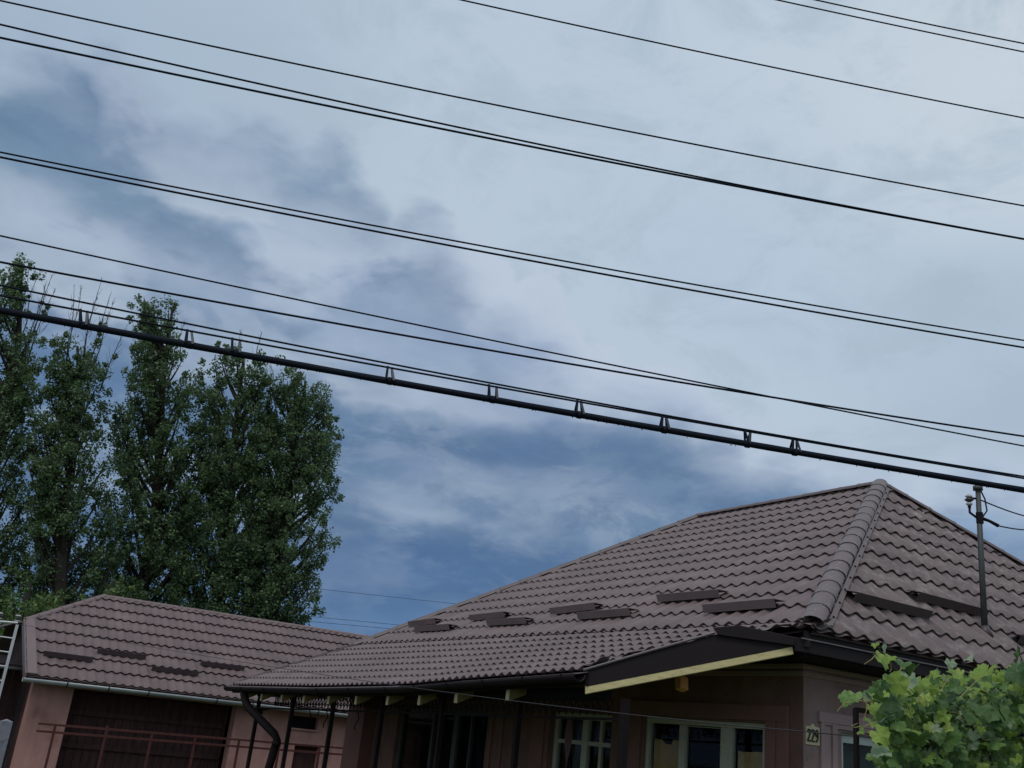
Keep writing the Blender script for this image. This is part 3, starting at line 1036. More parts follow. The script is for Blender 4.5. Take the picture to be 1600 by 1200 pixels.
# ---- walls with openings
def wall(axis, pos, u0, u1, z0, z1, holes, material, name, parent, depth):
    """axis 'y': wall in plane y=pos spanning x in u0..u1; axis 'x': plane x=pos spanning y. depth goes into the building"""
    us = sorted({u0, u1, *[h[0] for h in holes], *[h[1] for h in holes]})
    zs = sorted({z0, z1, *[h[2] for h in holes], *[h[3] for h in holes]})
    us = [u for u in us if u0 <= u <= u1]; zs = [z for z in zs if z0 <= z <= z1]
    q = MB()
    def P(u, z, d): return (u, pos + d, z) if axis == 'y' else (pos + d, u, z)
    def solid(i, j):
        if i < 0 or j < 0 or i >= len(us) - 1 or j >= len(zs) - 1:
            return False
        cu = (us[i] + us[i + 1]) / 2; cz = (zs[j] + zs[j + 1]) / 2
        return not any(h[0] < cu < h[1] and h[2] < cz < h[3] for h in holes)
    for i in range(len(us) - 1):
        for j in range(len(zs) - 1):
            if not solid(i, j):
                continue
            a, c, lo, hi = us[i], us[i + 1], zs[j], zs[j + 1]
            q.add([P(a, lo, 0), P(c, lo, 0), P(c, hi, 0), P(a, hi, 0)], [(0, 1, 2, 3)])
            q.add([P(a, lo, depth), P(c, lo, depth), P(c, hi, depth), P(a, hi, depth)], [(3, 2, 1, 0)])
            for (di, dj, e0, e1) in ((-1, 0, (a, lo), (a, hi)), (1, 0, (c, lo), (c, hi)), (0, -1, (a, lo), (c, lo)), (0, 1, (a, hi), (c, hi))):
                if not solid(i + di, j + dj):
                    q.add([P(*e0, 0), P(*e1, 0), P(*e1, depth), P(*e0, depth)], [(0, 1, 2, 3)])
    me = mesh_of(name, q.v, q.f, material)
    bm = bmesh.new(); bm.from_mesh(me)
    bmesh.ops.remove_doubles(bm, verts=bm.verts, dist=1e-5)
    bmesh.ops.recalc_face_normals(bm, faces=bm.faces)
    bm.to_mesh(me); bm.free()
    return link(name, me, parent)


ZT = .915 + Z
winL = (-8.36, -6.69, 0.95, .385 + Z)
doorW = (-10.07, -8.90, 0.25, .385 + Z)
doorD = (-14.0, -11.45, 0.25, .345 + Z)
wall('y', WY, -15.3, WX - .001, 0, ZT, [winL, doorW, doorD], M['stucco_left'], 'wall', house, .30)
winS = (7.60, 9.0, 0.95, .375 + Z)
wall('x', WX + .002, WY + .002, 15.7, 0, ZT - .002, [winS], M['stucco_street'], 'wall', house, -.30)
q = MB(); q.box((-15.3, WY + .301, 0), (-15.0, 15.7, ZT)); q.box((-14.99, 15.4, 0), (WX - .301, 15.7, ZT)); q.build('wall', M['stucco_left'], house)
# dark interior
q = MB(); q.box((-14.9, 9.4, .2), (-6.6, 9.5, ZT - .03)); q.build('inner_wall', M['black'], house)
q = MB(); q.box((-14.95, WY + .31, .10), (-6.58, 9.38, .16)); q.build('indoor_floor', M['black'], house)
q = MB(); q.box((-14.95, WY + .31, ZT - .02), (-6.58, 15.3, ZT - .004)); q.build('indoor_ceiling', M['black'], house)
# projecting end pier of the left wall
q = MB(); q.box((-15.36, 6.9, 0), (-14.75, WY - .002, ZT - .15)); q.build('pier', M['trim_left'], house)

# cornice: two stepped bands round the corner
q = MB()
q.prism([(-15.3, WY, .865 + Z), (WX + .04, WY, .865 + Z), (WX + .04, WY - .04, .865 + Z), (-15.3, WY - .04, .865 + Z)], (0, 0, .045))
q.prism([(-15.3, WY, .80 + Z), (WX + .022, WY, .80 + Z), (WX + .022, WY - .022, .80 + Z), (-15.3, WY - .022, .80 + Z)], (0, 0, .05))
bevel(q.build('cornice', M['cornice'], house), .008)
q = MB()
q.box((WX, WY - .0, .865 + Z), (WX + .038, 15.7, .91 + Z)); q.box((WX, WY - .0, .80 + Z), (WX + .020, 15.7, .85 + Z))
bevel(q.build('cornice', M['cornice'], house), .008)

# raised window surrounds
q = MB()
q.box((-8.60, WY - .028, .405 + Z), (-6.40, WY + .0, .545 + Z))
q.box((-6.665, WY - .026, .60), (-6.55, WY, .4048 + Z)); q.box((-6.52, WY - .026, .60), (-6.40, WY, .4048 + Z))
q.box((-6.55, WY - .014, .60), (-6.52, WY, .4048 + Z))
q.box((-8.60, WY - .026, .60), (-8.40, WY, .4048 + Z))
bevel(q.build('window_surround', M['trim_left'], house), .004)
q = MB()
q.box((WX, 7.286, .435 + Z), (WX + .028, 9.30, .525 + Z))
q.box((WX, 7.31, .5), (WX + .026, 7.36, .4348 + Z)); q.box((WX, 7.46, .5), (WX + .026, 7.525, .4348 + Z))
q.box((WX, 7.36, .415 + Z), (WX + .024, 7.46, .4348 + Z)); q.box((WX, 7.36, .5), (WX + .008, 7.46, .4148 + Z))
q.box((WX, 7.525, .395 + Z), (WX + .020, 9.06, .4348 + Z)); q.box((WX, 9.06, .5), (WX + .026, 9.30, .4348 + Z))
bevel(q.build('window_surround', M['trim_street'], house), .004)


def window(axis, pos, u0, u1, z0, z1, mulls, fr, name='window', fw=.055, bars=(), dep=.10, label=None):
    """frame mesh with children panes"""
    q = MB(); s = 1 if axis == 'y' else -1
    def B(a, c, lo, hi, d0, d1):
        if axis == 'y':
            q.box((a, pos + d0, lo), (c, pos + d1, hi))
        else:
            q.box((pos - d0, a, lo), (pos - d1, c, hi))
    B(u0, u1, z1 - fw, z1, dep, dep + .06)
    B(u0, u1, z0, z0 + fw, dep, dep + .06)
    B(u0, u0 + fw, z0 + fw, z1 - fw, dep, dep + .06); B(u1 - fw, u1, z0 + fw, z1 - fw, dep, dep + .06)
    for mu, mw in mulls:
        B(mu - mw / 2, mu + mw / 2, z0 + fw, z1 - fw, dep - .006, dep + .055)
    fo = q.build(name, fr, house)
    if label:
        fo['label'] = label
    bevel(fo, .004)
    edges = [u0 + fw] + [x for mu, mw in sorted(mulls) for x in (mu - mw / 2, mu + mw / 2)] + [u1 - fw]
    for i in range(0, len(edges), 2):
        a, c = edges[i], edges[i + 1]
        g_ = MB()
        if axis == 'y':
            g_.box((a, pos + dep + .03, z0 + fw), (c, pos + dep + .034, z1 - fw))
        else:
            g_.box((pos - dep - .03, a, z0 + fw), (pos - dep - .034, c, z1 - fw))
        g_.build('pane', M['glass'], fo)
    return fo


w1 = window('y', WY, *winL, [(-7.81, .085), (-7.20, .15)], M['frame'], dep=.03, label='three light window in an off white frame with cardboard inside')
q = MB(); q.box((-7.765, WY + .03, .315 + Z), (-7.275, WY + .05, .322 + Z)); q.build('upper_bead', M['frame'], w1)
# cardboard sheets propped behind the glass
def cardboard(x0, x1, z1, notch):
    q = MB()
    q.prism([(x0, WY + .075, .95), (x1, WY + .075, .95), (x1, WY + .075, z1 + .005), (x1 - .14, WY + .075, z1), (x1 - .15, WY + .075, z1 - notch), (x1 - .24, WY + .075, z1 - notch), (x1 - .30, WY + .075, z1 - .01), (x0, WY + .075, z1)], (0, .012, 0))
    return q.build('cardboard_sheet', M['card'], w1)
cardboard(-8.275, -7.86, .18 + Z, .045)
cardboard(-7.09, -6.75, .135 + Z, .006)

# glazed double door with a tied lace curtain
d1_ = window('y', WY, doorW[0], doorW[1], doorW[2], doorW[3], [(-9.47, .10)], M['frame'], 'glazed_door', .07, dep=.08, label='off white glazed door behind a gathered lace curtain')
q = MB()
q.box((-9.42, WY + .082, .045 + Z), (-8.97, WY + .13, .09 + Z)); q.box((-9.21, WY + .084, .25), (-9.165, WY + .125, .315 + Z))
q.box((-9.99, WY + .082, .045 + Z), (-9.52, WY + .13, .09 + Z))
q.build('glazing_bar', M['frame'], d1_)
# lace curtain: swagged cloth inside, gathered in the middle
def swag(name, pts_fn, nu, nv, material, parent):
    vs = []; fs = []
    for j in range(nv + 1):
        for i in range(nu + 1):
            vs.append(pts_fn(i / nu, j / nv))
    for j in range(nv):
        for i in range(nu):
            a = j * (nu + 1) + i
            fs.append((a, a + 1, a + nu + 2, a + nu + 1))
    return link(name, mesh_of(name, vs, fs, material, True), parent)


def cur(u, v):
    top_l, top_r = -9.99, -9.02
    zt = .36 + Z; zbtm = -.42 + Z
    gx_ = -9.74
    w = (1 - v) ** 1.3
    x = (top_l + (top_r - top_l) * u) * w + (gx_ + (u - .5) * .10) * (1 - w)
    z = zt + (zbtm - zt) * v * (.55 + .45 * (1 - abs(u - .3)))
    return (x, WY + .19 + .015 * math.sin(u * 46) * (1 - .5 * v), z)


swag('lace_curtain', cur, 60, 14, M['curtain'], d1_)
def cur2(u, v):
    return (-9.78 + .07 * (u - .5) * (1 + math.sin(v * 5)), WY + .0755 + .006 * math.sin(u * 20), .33 + Z - v * .62)
swag('curtain_tie', cur2, 10, 14, M['curtainp'], d1_)

# wide dark doorway with an inner frame and blue-black curtains
d2_ = window('y', WY, doorD[0], doorD[1], doorD[2], doorD[3], [(-13.0, .05), (-12.36, .11), (-11.95, .03)], M['frame'], 'doorway', .05, dep=.06, label='wide dark porch doorway with thin pale frame posts')
d2_.data.materials.clear(); d2_.data.materials.append(mat('dull_grey_frame', (.085, .09, .09), .7, .2))
def cur3(u, v):
    return (-11.93 + .42 * u, WY + .14 + .02 * math.sin(u * 38), .32 + Z - v * 1.6)
swag('dark_curtain', cur3, 40, 3, mat('navy_curtain', (.018, .024, .040), .9, .1, 0, .3, 10), d2_)
q = MB(); q.box((-11.37, WY - .02, .3), (-11.30, WY, .40 + Z)); q.box((-11.10, WY - .02, .3), (-11.05, WY, .40 + Z)); q.box((-10.4, WY - .02, .3), (-10.15, WY, .42 + Z))
q.build('pilaster', M['trim_left'], house)

# street side window
w3 = window('x', WX, *winS, [(8.28, .09)], M['framew2'], fw=.085, dep=.05, label='street window with pale grey frame half hidden by the vine')
def cur4(u, v):
    return (WX - .25 + .02 * math.sin(u * 30), 7.7 + 1.2 * u, .28 + Z - v * 1.2)
swag('window_curtain', cur4, 40, 3, mat('green_grey_curtain', (.06, .085, .075), .9, .1, 0, .3, 4), w3)

# number plate
np_ = MB()
ya, yb_ = 7.128, 7.302
np_.prism([(WX + .001, ya, .235 + Z), (WX + .001, yb_, .235 + Z), (WX + .001, yb_, .385 + Z), (WX + .001, (ya + yb_) / 2 + .03, .390 + Z), (WX + .001, (ya + yb_) / 2, .415 + Z), (WX + .001, (ya + yb_) / 2 - .03, .390 + Z), (WX + .001, ya, .385 + Z)], (.012, 0, 0))
plate = np_.build('number_plate', M['plate'], house)
bevel(plate, .002)
two = [(.02, .78), (.10, .93), (.28, 1.0), (.48, .93), (.55, .76), (.48, .58), (.25, .30), (.02, .03), (.20, .06), (.40, .02), (.60, .05)]
nine = [(.56, .72), (.50, .55), (.32, .47), (.12, .54), (.04, .74), (.12, .93), (.32, 1.0), (.50, .92), (.57, .72), (.55, .42), (.44, .16), (.24, .02), (.08, .05)]
for k, (sh, ox) in enumerate(((two, 0), (two, .84), (nine, 1.66))):
    q = MB()
    q.tube([(WX + .021, 7.138 + (u + ox) * .0600, .262 + Z + v * .100) for u, v in sh], .0062, 5)
    q.build('numeral', M['ink'], plate)

# ---------------------------------------------------------------- electric service mast on the street slope
mast = thing('service_mast', 'grey steel electric service mast rising through the street side of the roof', 'mast')
mb = Vector((-6.186, 9.786, 1.49 + Z)); mt_ = Vector((-6.173, 9.80, 3.11 + Z))
q = MB(); q.tube([mb, mb.lerp(mt_, .5), mt_], [.034, .031, .027], 10); q.build('pole', M['galvdark'], mast, True)
q = MB(); q.tube([mb + Vector((0.01, 0, .02)), mb + Vector((0, 0, .13))], [.075, .042], 10); q.build('roof_collar', M['guard'], mast, True)
q = MB(); q.tube([mt_ - Vector((0, 0, .03)), mt_ + Vector((0, 0, .015))], [.052, .052], 10); q.build('pole_cap', M['galvdark'], mast, True)
rvec = Vector((R0.x, R0.y, 0))
ins = mt_ - rvec * .105 + Vector((0, 0, -.15))
q = MB(); q.tube([mt_ + Vector((0, 0, -.125)), ins + Vector((0, 0, .02))], .012, 6); q.tube([mt_ + Vector((0, 0, -.36)), ins + Vector((0, 0, -.14)), ins + Vector((0, 0, -.05))], .013, 6); q.build('bracket', M['iron'], mast)


def insulator(parent, p, r=.05, mats=('porcelain', 'brownporc')):
    q = MB()
    for k, (dz_, rr) in enumerate([(.04, .8), (.0, 1.0), (-.045, .75)]):
        q.cur = k % 2
        q.tube([p + Vector((0, 0, dz_ - .017)), p + Vector((0, 0, dz_)), p + Vector((0, 0, dz_ + .015))], [r * rr * .6, r * rr, r * rr * .65], 12)
    q.cur = 1
    q.tube([p + Vector((0, 0, -.09)), p + Vector((0, 0, .06))], r * .35, 8)
    return q.build('insulator', [M[mats[0]], M[mats[1]]], parent, True)


insulator(mast, ins)
a2 = mt_ + Vector((0, 0, -.33)); a3 = a2 + rvec * .10 + Vector((0, 0, -.03)); a4 = a2 + rvec * .20 + Vector((0, 0, -.075))
q = MB(); q.tube([a2 - rvec * .02, a3, a4], [.022, .016, .020], 6); q.tube([a2 + Vector((0, 0, .05)), a2 - Vector((0, 0, .07))], .038, 8)
q.build('anchor_clamp', M['iron'], mast)
q = MB(); q.tube([mt_ + Vector((0, 0, -.01)) + rvec * .02, mt_ + rvec * .07 + Vector((0, 0, -.12)), mt_ + rvec * .085 + Vector((0, 0, -.25)), a2 + rvec * .03], .008, 6); q.build('drip_loop', M['wire'], mast)
for (p, e_, lab) in ((mt_ + Vector((0, 0, -.13)), (1640, 815, .2), 'upper thin service wire leaving the roof mast to the right'), (a4, (1640, 826, .1), 'lower thin service wire clamped to the roof mast')):
    end = at(e_[0], e_[1], (0, 1, 0), 11.6)
    q = MB(); pts = [Vector(p).lerp(end, t) - Vector((0, 0, .03 * math.sin(math.pi * t))) for t in [i / 8 for i in range(9)]]
    o = q.tube(pts, .0075, 6).build('service_wire', M['wire']); o['label'] = lab; o['category'] = 'wire'; o['group'] = 'service wires from the roof mast'

# ================================================================= OVERHEAD LINES
# all cross the lane in nearly the same vertical plane, left end near the camera
def line_plane(off):
    A_ = Vector((-7.0 + off, 0.2, 0)); B_ = Vector((-4.2 + off, 7.3, 0))
    d = (B_ - A_); n = Vector((d.y, -d.x, 0)).normalized()
    return tuple(n), n.dot(A_)


def fit_wire(pix, off, ext=1.35):
    """smooth sagging curve through measured sight lines, continued past both sides of the view"""
    n, c = line_plane(off)
    P = [at(x, y, n, c) for x, y in pix]
    t = np.array([math.hypot(p.x - P[0].x, p.y - P[0].y) for p in P])
    deg = 2 if len(P) < 5 else 3
    cz = np.polyfit(t, [p.z for p in P], 2 if deg == 2 else 2)
    cx = np.polyfit(t, [p.x for p in P], 1); cy = np.polyfit(t, [p.y for p in P], 1)
    T = np.linspace(t[0] - (12.0 if pix[0][0] > 0 else 7.0), t[-1] + 9.0, 90)
    dz = np.polyder(cz)

    def zz(q_):
        qc = min(max(q_, t[0]), t[-1])
        return np.polyval(cz, qc) + np.polyval(dz, qc) * (q_ - qc)
    return [Vector((np.polyval(cx, q_), np.polyval(cy, q_), zz(q_))) for q_ in T]


def thin_wire(pix, off, r, label, group=None):
    q = MB(); q.tube(fit_wire(pix, off), r, 6)
    o = q.build('overhead_wire', M['wire'], None, True)
    o['label'] = label; o['category'] = 'wire'
    o['group'] = group or 'overhead wires crossing the sky'
    return o


WIRES = [
    ([(0, 1.5), (130, 28.5), (360, 78), (440, 95), (760, 161), (840, 177), (1160, 240), (1240, 255.5), (1520, 307), (1600, 321.5)], .1, 0.0067, 'single thin wire starting in the top left corner of the sky'),
    ([(0, 39), (130, 68), (360, 120), (440, 138.5), (760, 208), (840, 225.5), (1160, 290.5), (1600, 373)], .15, 0.0072, 'upper wire of the pair that merges toward the right, second from top left'),
    ([(0, 59), (130, 86), (360, 134), (440, 151), (760, 215), (840, 231.5), (1160, 292.5), (1240, 308), (1520, 359.5), (1600, 373.5)], .0, 0.0086, 'lower thicker wire of the pair that merges toward the right'),
    ([(0, 237.5), (110, 260), (360, 309), (440, 325), (760, 386), (840, 400.5), (1160, 457.5), (1240, 471), (1520, 519), (1600, 532)], .1, 0.0063, 'upper wire of the close parallel pair in the middle of the sky'),
    ([(0, 246), (80, 261), (360, 317.5), (440, 333), (760, 395), (840, 409.5), (1160, 467.5), (1240, 481), (1520, 530), (1600, 543)], .0, 0.0077, 'lower wire of the close parallel pair in the middle of the sky'),
    ([(718, 0), (760, 8), (840, 26), (1160, 95), (1240, 112), (1520, 169), (1600, 184)], .2, 0.0063, 'lone wire entering the sky at the top centre of the frame'),
    ([(1213, 0), (1240, 5), (1520, 65), (1600, 81)], .2, 0.0063, 'lower of two short wires across the top right corner'),
    ([(1275, 0), (1520, 52), (1600, 68)], .3, 0.0063, 'topmost short wire across the top right corner'),
    ([(0, 368), (80, 386), (360, 446), (440, 463), (760, 530.5), (840, 546), (1000, 579), (1160, 611), (1250, 629), (1600, 697)], .15, 0.0059, 'thin wire crossing over another one near the right, highest above the poplars'),
    ([(0, 409.5), (80, 424), (360, 476), (440, 490), (760, 547), (840, 560), (1000, 587), (1160, 612.5), (1240, 626), (1520, 669.5), (1600, 682)], .0, 0.0077, 'thicker wire passing just over the poplar tops and crossing a thinner one'),
    ([(0, 446), (80, 462), (360, 519), (440, 534.5), (760, 598), (840, 613), (1000, 641), (1600, 744.5)], .12, 0.0067, 'free wire running just above the clipped cable'),
]
for a in WIRES:
    thin_wire(*a)

cable = thing('overhead_cable', 'thick black bundled cable hanging by clips from a thinner wire across the whole view', 'cable')
cab_px = [(0, 486), (80, 498.5), (360, 551.5), (440, 565), (640, 600), (840, 637.5), (1038, 671.5), (1240, 705.5), (1520, 754.8), (1600, 764)]
msg_px = [(0, 461.5), (80, 476), (360, 529), (440, 544), (760, 603), (840, 617), (1000, 643.5), (1160, 672), (1240, 686), (1520, 734), (1600, 748)]
cp = fit_wire(cab_px, 0)
q = MB()
rad = [.0240 + .0009 * math.sin(i * 2.3) for i in range(len(cp))]
cpl = []
rng_ = random.Random(3)
for i, p in enumerate(cp):
    cpl.append(p)
q.tube(cpl, rad, 12); q.build('cable_jacket', M['cable'], cable, True)
q = MB(); q.tube(fit_wire(msg_px, 0), .0072, 6); q.build('messenger_wire', M['wire'], cable, True)


def on_curve(pix, xq):
    pix = sorted(pix)
    c = np.polyfit([p[0] for p in pix], [p[1] for p in pix], 3)
    return float(np.polyval(c, xq))


n0, c0_ = line_plane(0)
for xq, hw, kind_ in [(131, 5, 0), (296, 5, 1), (369, 6, 0), (609, 5, 1), (770, 6, 0), (905, 5, 1), (1038, 5, 1), (1168, 3, 2), (1242, 5, 1)]:
    q = MB()
    for sgn in (-1, 1):
        tx = xq + sgn * (hw if kind_ == 0 else (hw * .6 if kind_ == 1 else hw * 1.8)); bx = xq + sgn * (hw if kind_ == 0 else hw * 1.2 if kind_ == 1 else hw * .3)
        top = at(tx, on_curve(msg_px, tx) - 2, n0, c0_); bot = at(bx, on_curve(cab_px, bx), n0, c0_)
        nv = Vector(n0)
        q.cur = 0 if sgn < 0 else 1
        q.bar(top - nv * .006 * sgn, bot - nv * .031, .016, .006, (n0[0], n0[1], 0))
        q.bar(top - nv * .006 * sgn, bot + nv * .031, .016, .006, (n0[0], n0[1], 0))
    q.build('cable_clip', [M['clipd'], M['clip']], cable)
    ctr = at(xq, on_curve(cab_px, xq), n0, c0_)
    nxt = at(xq + 8, on_curve(cab_px, xq + 8), n0, c0_)
    d = (nxt - ctr).normalized()
    q = MB(); q.tube([ctr - d * .016, ctr + d * .016], .0285, 12); q.build('cable_band', M['clipd'], cable, True)
# tape ends and drips under the jacket
q = MB()
n_, c_ = line_plane(0)
for _ in range(46):
    x = rng_.uniform(0, 1600)
    p = at(x, on_curve(cab_px, x), n_, c_) - Vector((0, 0, .024))
    q.tube([p, p + Vector((rng_.uniform(-.004, .004), 0, -rng_.uniform(.004, .009)))], [.004, .002], 5)
q.build('tape_ends', M['cable'], cable, kind='stuff')

# long sagging house wire from the barn ladder to the street
svc = [(18, 973, 19.6), (34, 976.5, 19.5), (210, 1007, 17.6), (431, 1041.5, 14.2), (515, 1056, 12.6), (640, 1075.5, 10.6), (800, 1094, 9.0), (1005, 1117, 7.6), (1200, 1140, 6.7), (1300, 1148, 6.2), (1400, 1154, 5.8)]
P = []
for x, y, d in svc:
    r = ray(x, y); P.append(Vector((0, 0, CAMZ)) + r * (d / math.hypot(r.x, r.y)))
arc = np.array([0] + list(np.cumsum([(P[i + 1] - P[i]).length for i in range(len(P) - 1)])))
cc = [np.polyfit(arc, [p[k] for p in P], 4) for k in range(3)]
pts = [tuple(np.polyval(cc[k], s_) for k in range(3)) for s_ in np.linspace(0, arc[-1], 50)]
q = MB(); o = q.tube(pts, .0036, 5).build('house_wire', mat('dull_wire', (.030, .024, .025), .5, .4), None, True)
o['label'] = 'thin sagging wire running low past the barn roof, the porch eave and the house number'; o['category'] = 'wire'

# far power lines low on the horizon
for (a, c, lab) in (((478, 918), (735, 946), 'faint distant power line, the highest of three between the trees and the roof'),
                    ((462, 961), (650, 979), 'faint distant power line, the middle of three above the barn roof'),
                    ((462, 969), (650, 986), 'faint distant power line, the lowest of three above the barn roof')):
    p0 = atx(a[0] - 300, a[1] - 31, -70); p1 = atx(c[0] + 150, c[1] + 13, -70)
    pm0 = atx(a[0], a[1], -70); pm1 = atx(c[0], c[1], -70)
    q = MB(); o = q.tube([p0, pm0, pm1, p1], .020, 5).build('power_line', mat('far_line', (.07, .13, .21), .7, .2, 0, .05))
    o['label'] = lab; o['category'] = 'power line'; o['group'] = 'distant power lines'

# ================================================================= BARN
barn = thing('barn', 'long pink plastered barn with a brown tiled roof and a clipped gable behind the yard', 'barn')
EX, EZ = -20.75, .244 + Z
BU = Vector((0, 1, 0)); t30 = math.tan(math.radians(30))
BV = Vector((-1, 0, t30)).normalized()
ly = 2.83
rA = Vector((-24.04, 4.45, EZ + (24.04 - 20.75) * t30))     # ridge, left end
rB = Vector((-24.04, 11.02, rA.z))                          # ridge, right end
hL = Vector((-22.60, 2.80, EZ + (22.60 - 20.75) * t30))     # foot of the clipped gable
eL = Vector((EX, ly, EZ)); eR = Vector((EX, 13.0, EZ))
hR = Vector((-22.60, 12.7, hL.z)); eRR = Vector((EX, 12.7, EZ))
bx2 = 2 * -24.04 - EX
hLb = Vector((2 * -24.04 + 22.60, 2.80, hL.z)); hRb = Vector((2 * -24.04 + 22.60, 12.7, hL.z))
eLb = Vector((bx2, ly, EZ)); eRb = Vector((bx2, 12.7, EZ))
q = MB()
dnb = Vector((0, 0, -.035))
for f in ((eL, eRR, hR, rB, rA, hL), (eLb, hLb, rA, rB, hRb, eRb), (hL, rA, hLb), (hR, hRb, rB)):
    q.add([p + dnb for p in f], [tuple(range(len(f)))])
broof = q.build('roof', M['tile_barn'], barn)
s3 = .392 / abs(BV.x)
restb = []
t, _ = lay_tiles(Vector((EX, ly, EZ)), BU, BV, .172, s3, [eL, eRR, hR, rB, rA, hL], M['tile_barn'], 'barn', .024, .036); restb.append(t)
flush_tiles(broof, restb, 300, ('barn',))
cap_run(hL, rA, 7, broof, M['capbarn'], .085, lift=.0)
cap_run(rB, rA, 16, broof, M['capbarn'], .075, lift=.0)
cap_run(hR, rB, 7, broof, M['capdark'], .085, lift=.0)
# plain clipped gable slope gets its own sheet edge
q = MB(); q.prism([hL + Vector((.0, -.14, -.06)), hLb + Vector((0, -.14, -.06)), hLb + Vector((0, -.14, -.02)), hL + Vector((0, -.14, -.02))], (0, .16, .02)); q.build('gable_eave_trim', M['capbarn'], barn)
# rake board along the left edge
q = MB()
q.prism([eL + Vector((.03, -.01, .055)), hL + Vector((0, -.01, .055)), hL + Vector((0, -.01, -.10)), eL + Vector((.03, -.01, -.10))], (0, -.03, 0)); q.build('rake_board', M['capdark'], barn)
q = MB()
q.prism([eL + Vector((.04, 0, .065)), eL + Vector((.04, .17, .065)), hL + Vector((0, .17, .065)), hL + Vector((0, 0, .065))], (0, 0, -.015)); q.build('rake_flashing', M['capbarn'], barn)
N3 = BU.cross(BV).normalized()
nb3 = tuple(N3); c3_ = N3.dot(Vector((EX, 0, EZ - Z)))
for a, c in [((66, 1028), (143, 1038)), ((150, 1024), (226, 1034)), ((235, 1051), (308, 1060)), ((312, 1043), (380, 1051))]:
    snow_guard(at(*a, nb3, c3_), at(*c, nb3, c3_), BV, N3, M['guard'], barn, .10)
q = MB(); pv = at(524, 1020, nb3, c3_)
for k in range(3):
    q.bar(pv + BU * (.1 * k) + N3 * .03, pv + BU * (.1 * k + .07) + N3 * .10 + BV * .05, .16, .04)
q.build('lifted_sheet', M['trim'], barn, label='dark lifted roof sheet near the right end')

# gutter
trough([(EX + .03, 2.78, EZ - .035), (EX + .03, 5.5, EZ - .035), (EX + .03, 9, EZ - .04), (EX + .03, 12.8, EZ - .045)], .075, M['galv'], 'gutter', barn, (-1, 0, 0))
for y in (3.55, 4.30, 5.05, 6.4, 7.15, 8.6, 9.8):
    q = MB(); q.tube([(EX + .03 + math.cos(t) * .08, y, EZ - .035 + math.sin(t) * .08) for t in [math.pi + math.pi * k / 8 for k in range(9)]], .011, 5); q.build('gutter_bracket', M['iron'], barn)

BX = -21.06
zt = EZ - .06
wall('x', BX, 3.03, 12.4, 0, zt, [(3.76, 6.97, -1, .13 + Z - .02), (8.13, 8.80, -.185 + Z, .06 + Z), (8.36, 8.92, -1, -.52 + Z), (9.55, 9.8, -.28 + Z, .10 + Z)], M['pink'], 'wall', barn, -.30)
q = MB(); q.box((BX - .31, 3.05, 0), (bx2 + .35, 3.20, zt)); q.build('wall', M['boards'], barn)
q = MB(); q.prism([(BX - .05, 3.1, zt), (bx2 + .35, 3.1, zt), (hLb.x, 3.1, hL.z - .08), (hL.x, 3.1, hL.z - .08)], (0, .08, 0)); q.build('gable_boards', M['boards'], barn)
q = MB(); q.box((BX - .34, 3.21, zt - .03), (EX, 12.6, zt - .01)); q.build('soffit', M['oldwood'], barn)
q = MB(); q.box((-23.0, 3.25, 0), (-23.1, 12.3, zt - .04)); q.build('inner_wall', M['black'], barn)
# plank gates in the wide opening
y = 3.78
while y < 6.95:
    q = MB(); wd = .155 + random.uniform(-.01, .01)
    wd = min(wd, 6.955 - y)
    q.box((BX - .42, y, .05), (BX - .445 - random.uniform(0, .012), y + wd - .008, .10 + Z - random.uniform(0, .03)))
    q.build('plank', M['boards'], barn)
    y += wd
for zz in (-.95, -.35):
    q = MB(); q.box((BX - .41, 3.8, zz + Z), (BX - .37, 6.9, zz + .09 + Z)); q.build('gate_rail', M['boards'], barn)
for y0, y1, z0, z1 in ((8.13, 8.80, -.185, .06),):
    q = MB(); q.box((BX - .14, y0, z0 + Z), (BX - .18, y1, z1 + Z)); wv = q.build('window', M['black'], barn)
    q = MB(); q.box((BX - .02, y0 - .02, z0 - .035 + Z), (BX + .05, y1 + .02, z0 - .002 + Z)); q.build('sill', M['pink'], wv)
q = MB(); q.box((BX - .14, 8.36, 0), (BX - .18, 8.92, -.52 + Z)); q.build('door', M['boards'], barn)
q = MB(); q.box((BX + .001, 7.32, .10 + Z), (BX + .08, 7.58, .17 + Z)); q.tube([(BX + .04, 7.45, .1 + Z), (BX + .05, 7.5, .02 + Z)], .03, 6); q.build('floodlight', M['iron'], barn)

# dark lean-to at the barn's left end
lean = thing('lean_to', 'dark timber lean-to beside the left gable of the barn', 'shed')
y = -1.0
while y < 2.95:
    q = MB(); q.box((-22.2, y, 0), (-22.24 - random.uniform(0, .02), y + .19, .36 + Z)); q.build('board', M['boards'], lean)
    y += .20
trough([(-21.6, -1.2, .355 + Z), (-21.6, 2.8, .375 + Z)], .045, M['galv'], 'gutter', lean, (-1, 0, 0))
q = MB(); q.prism([(-21.65, -1.2, .39 + Z), (-21.65, 2.85, .40 + Z), (-24.5, 2.85, .62 + Z), (-24.5, -1.2, .61 + Z)], (0, 0, .04)); q.build('roof', M['trim'], lean)

# grey post at far left
o = None
q = MB(); q.box((-16.92, 2.13, 0), (-17.05, 2.29, -.46 + Z)); q.prism([(-16.92, 2.13, -.46 + Z), (-16.92, 2.29, -.46 + Z), (-16.985, 2.21, -.43 + Z)], (-.05, 0, 0))
o = bevel(q.build('concrete_post', M['greypost'])); o['label'] = 'weathered pale grey concrete post at the left edge of the yard'; o['category'] = 'post'

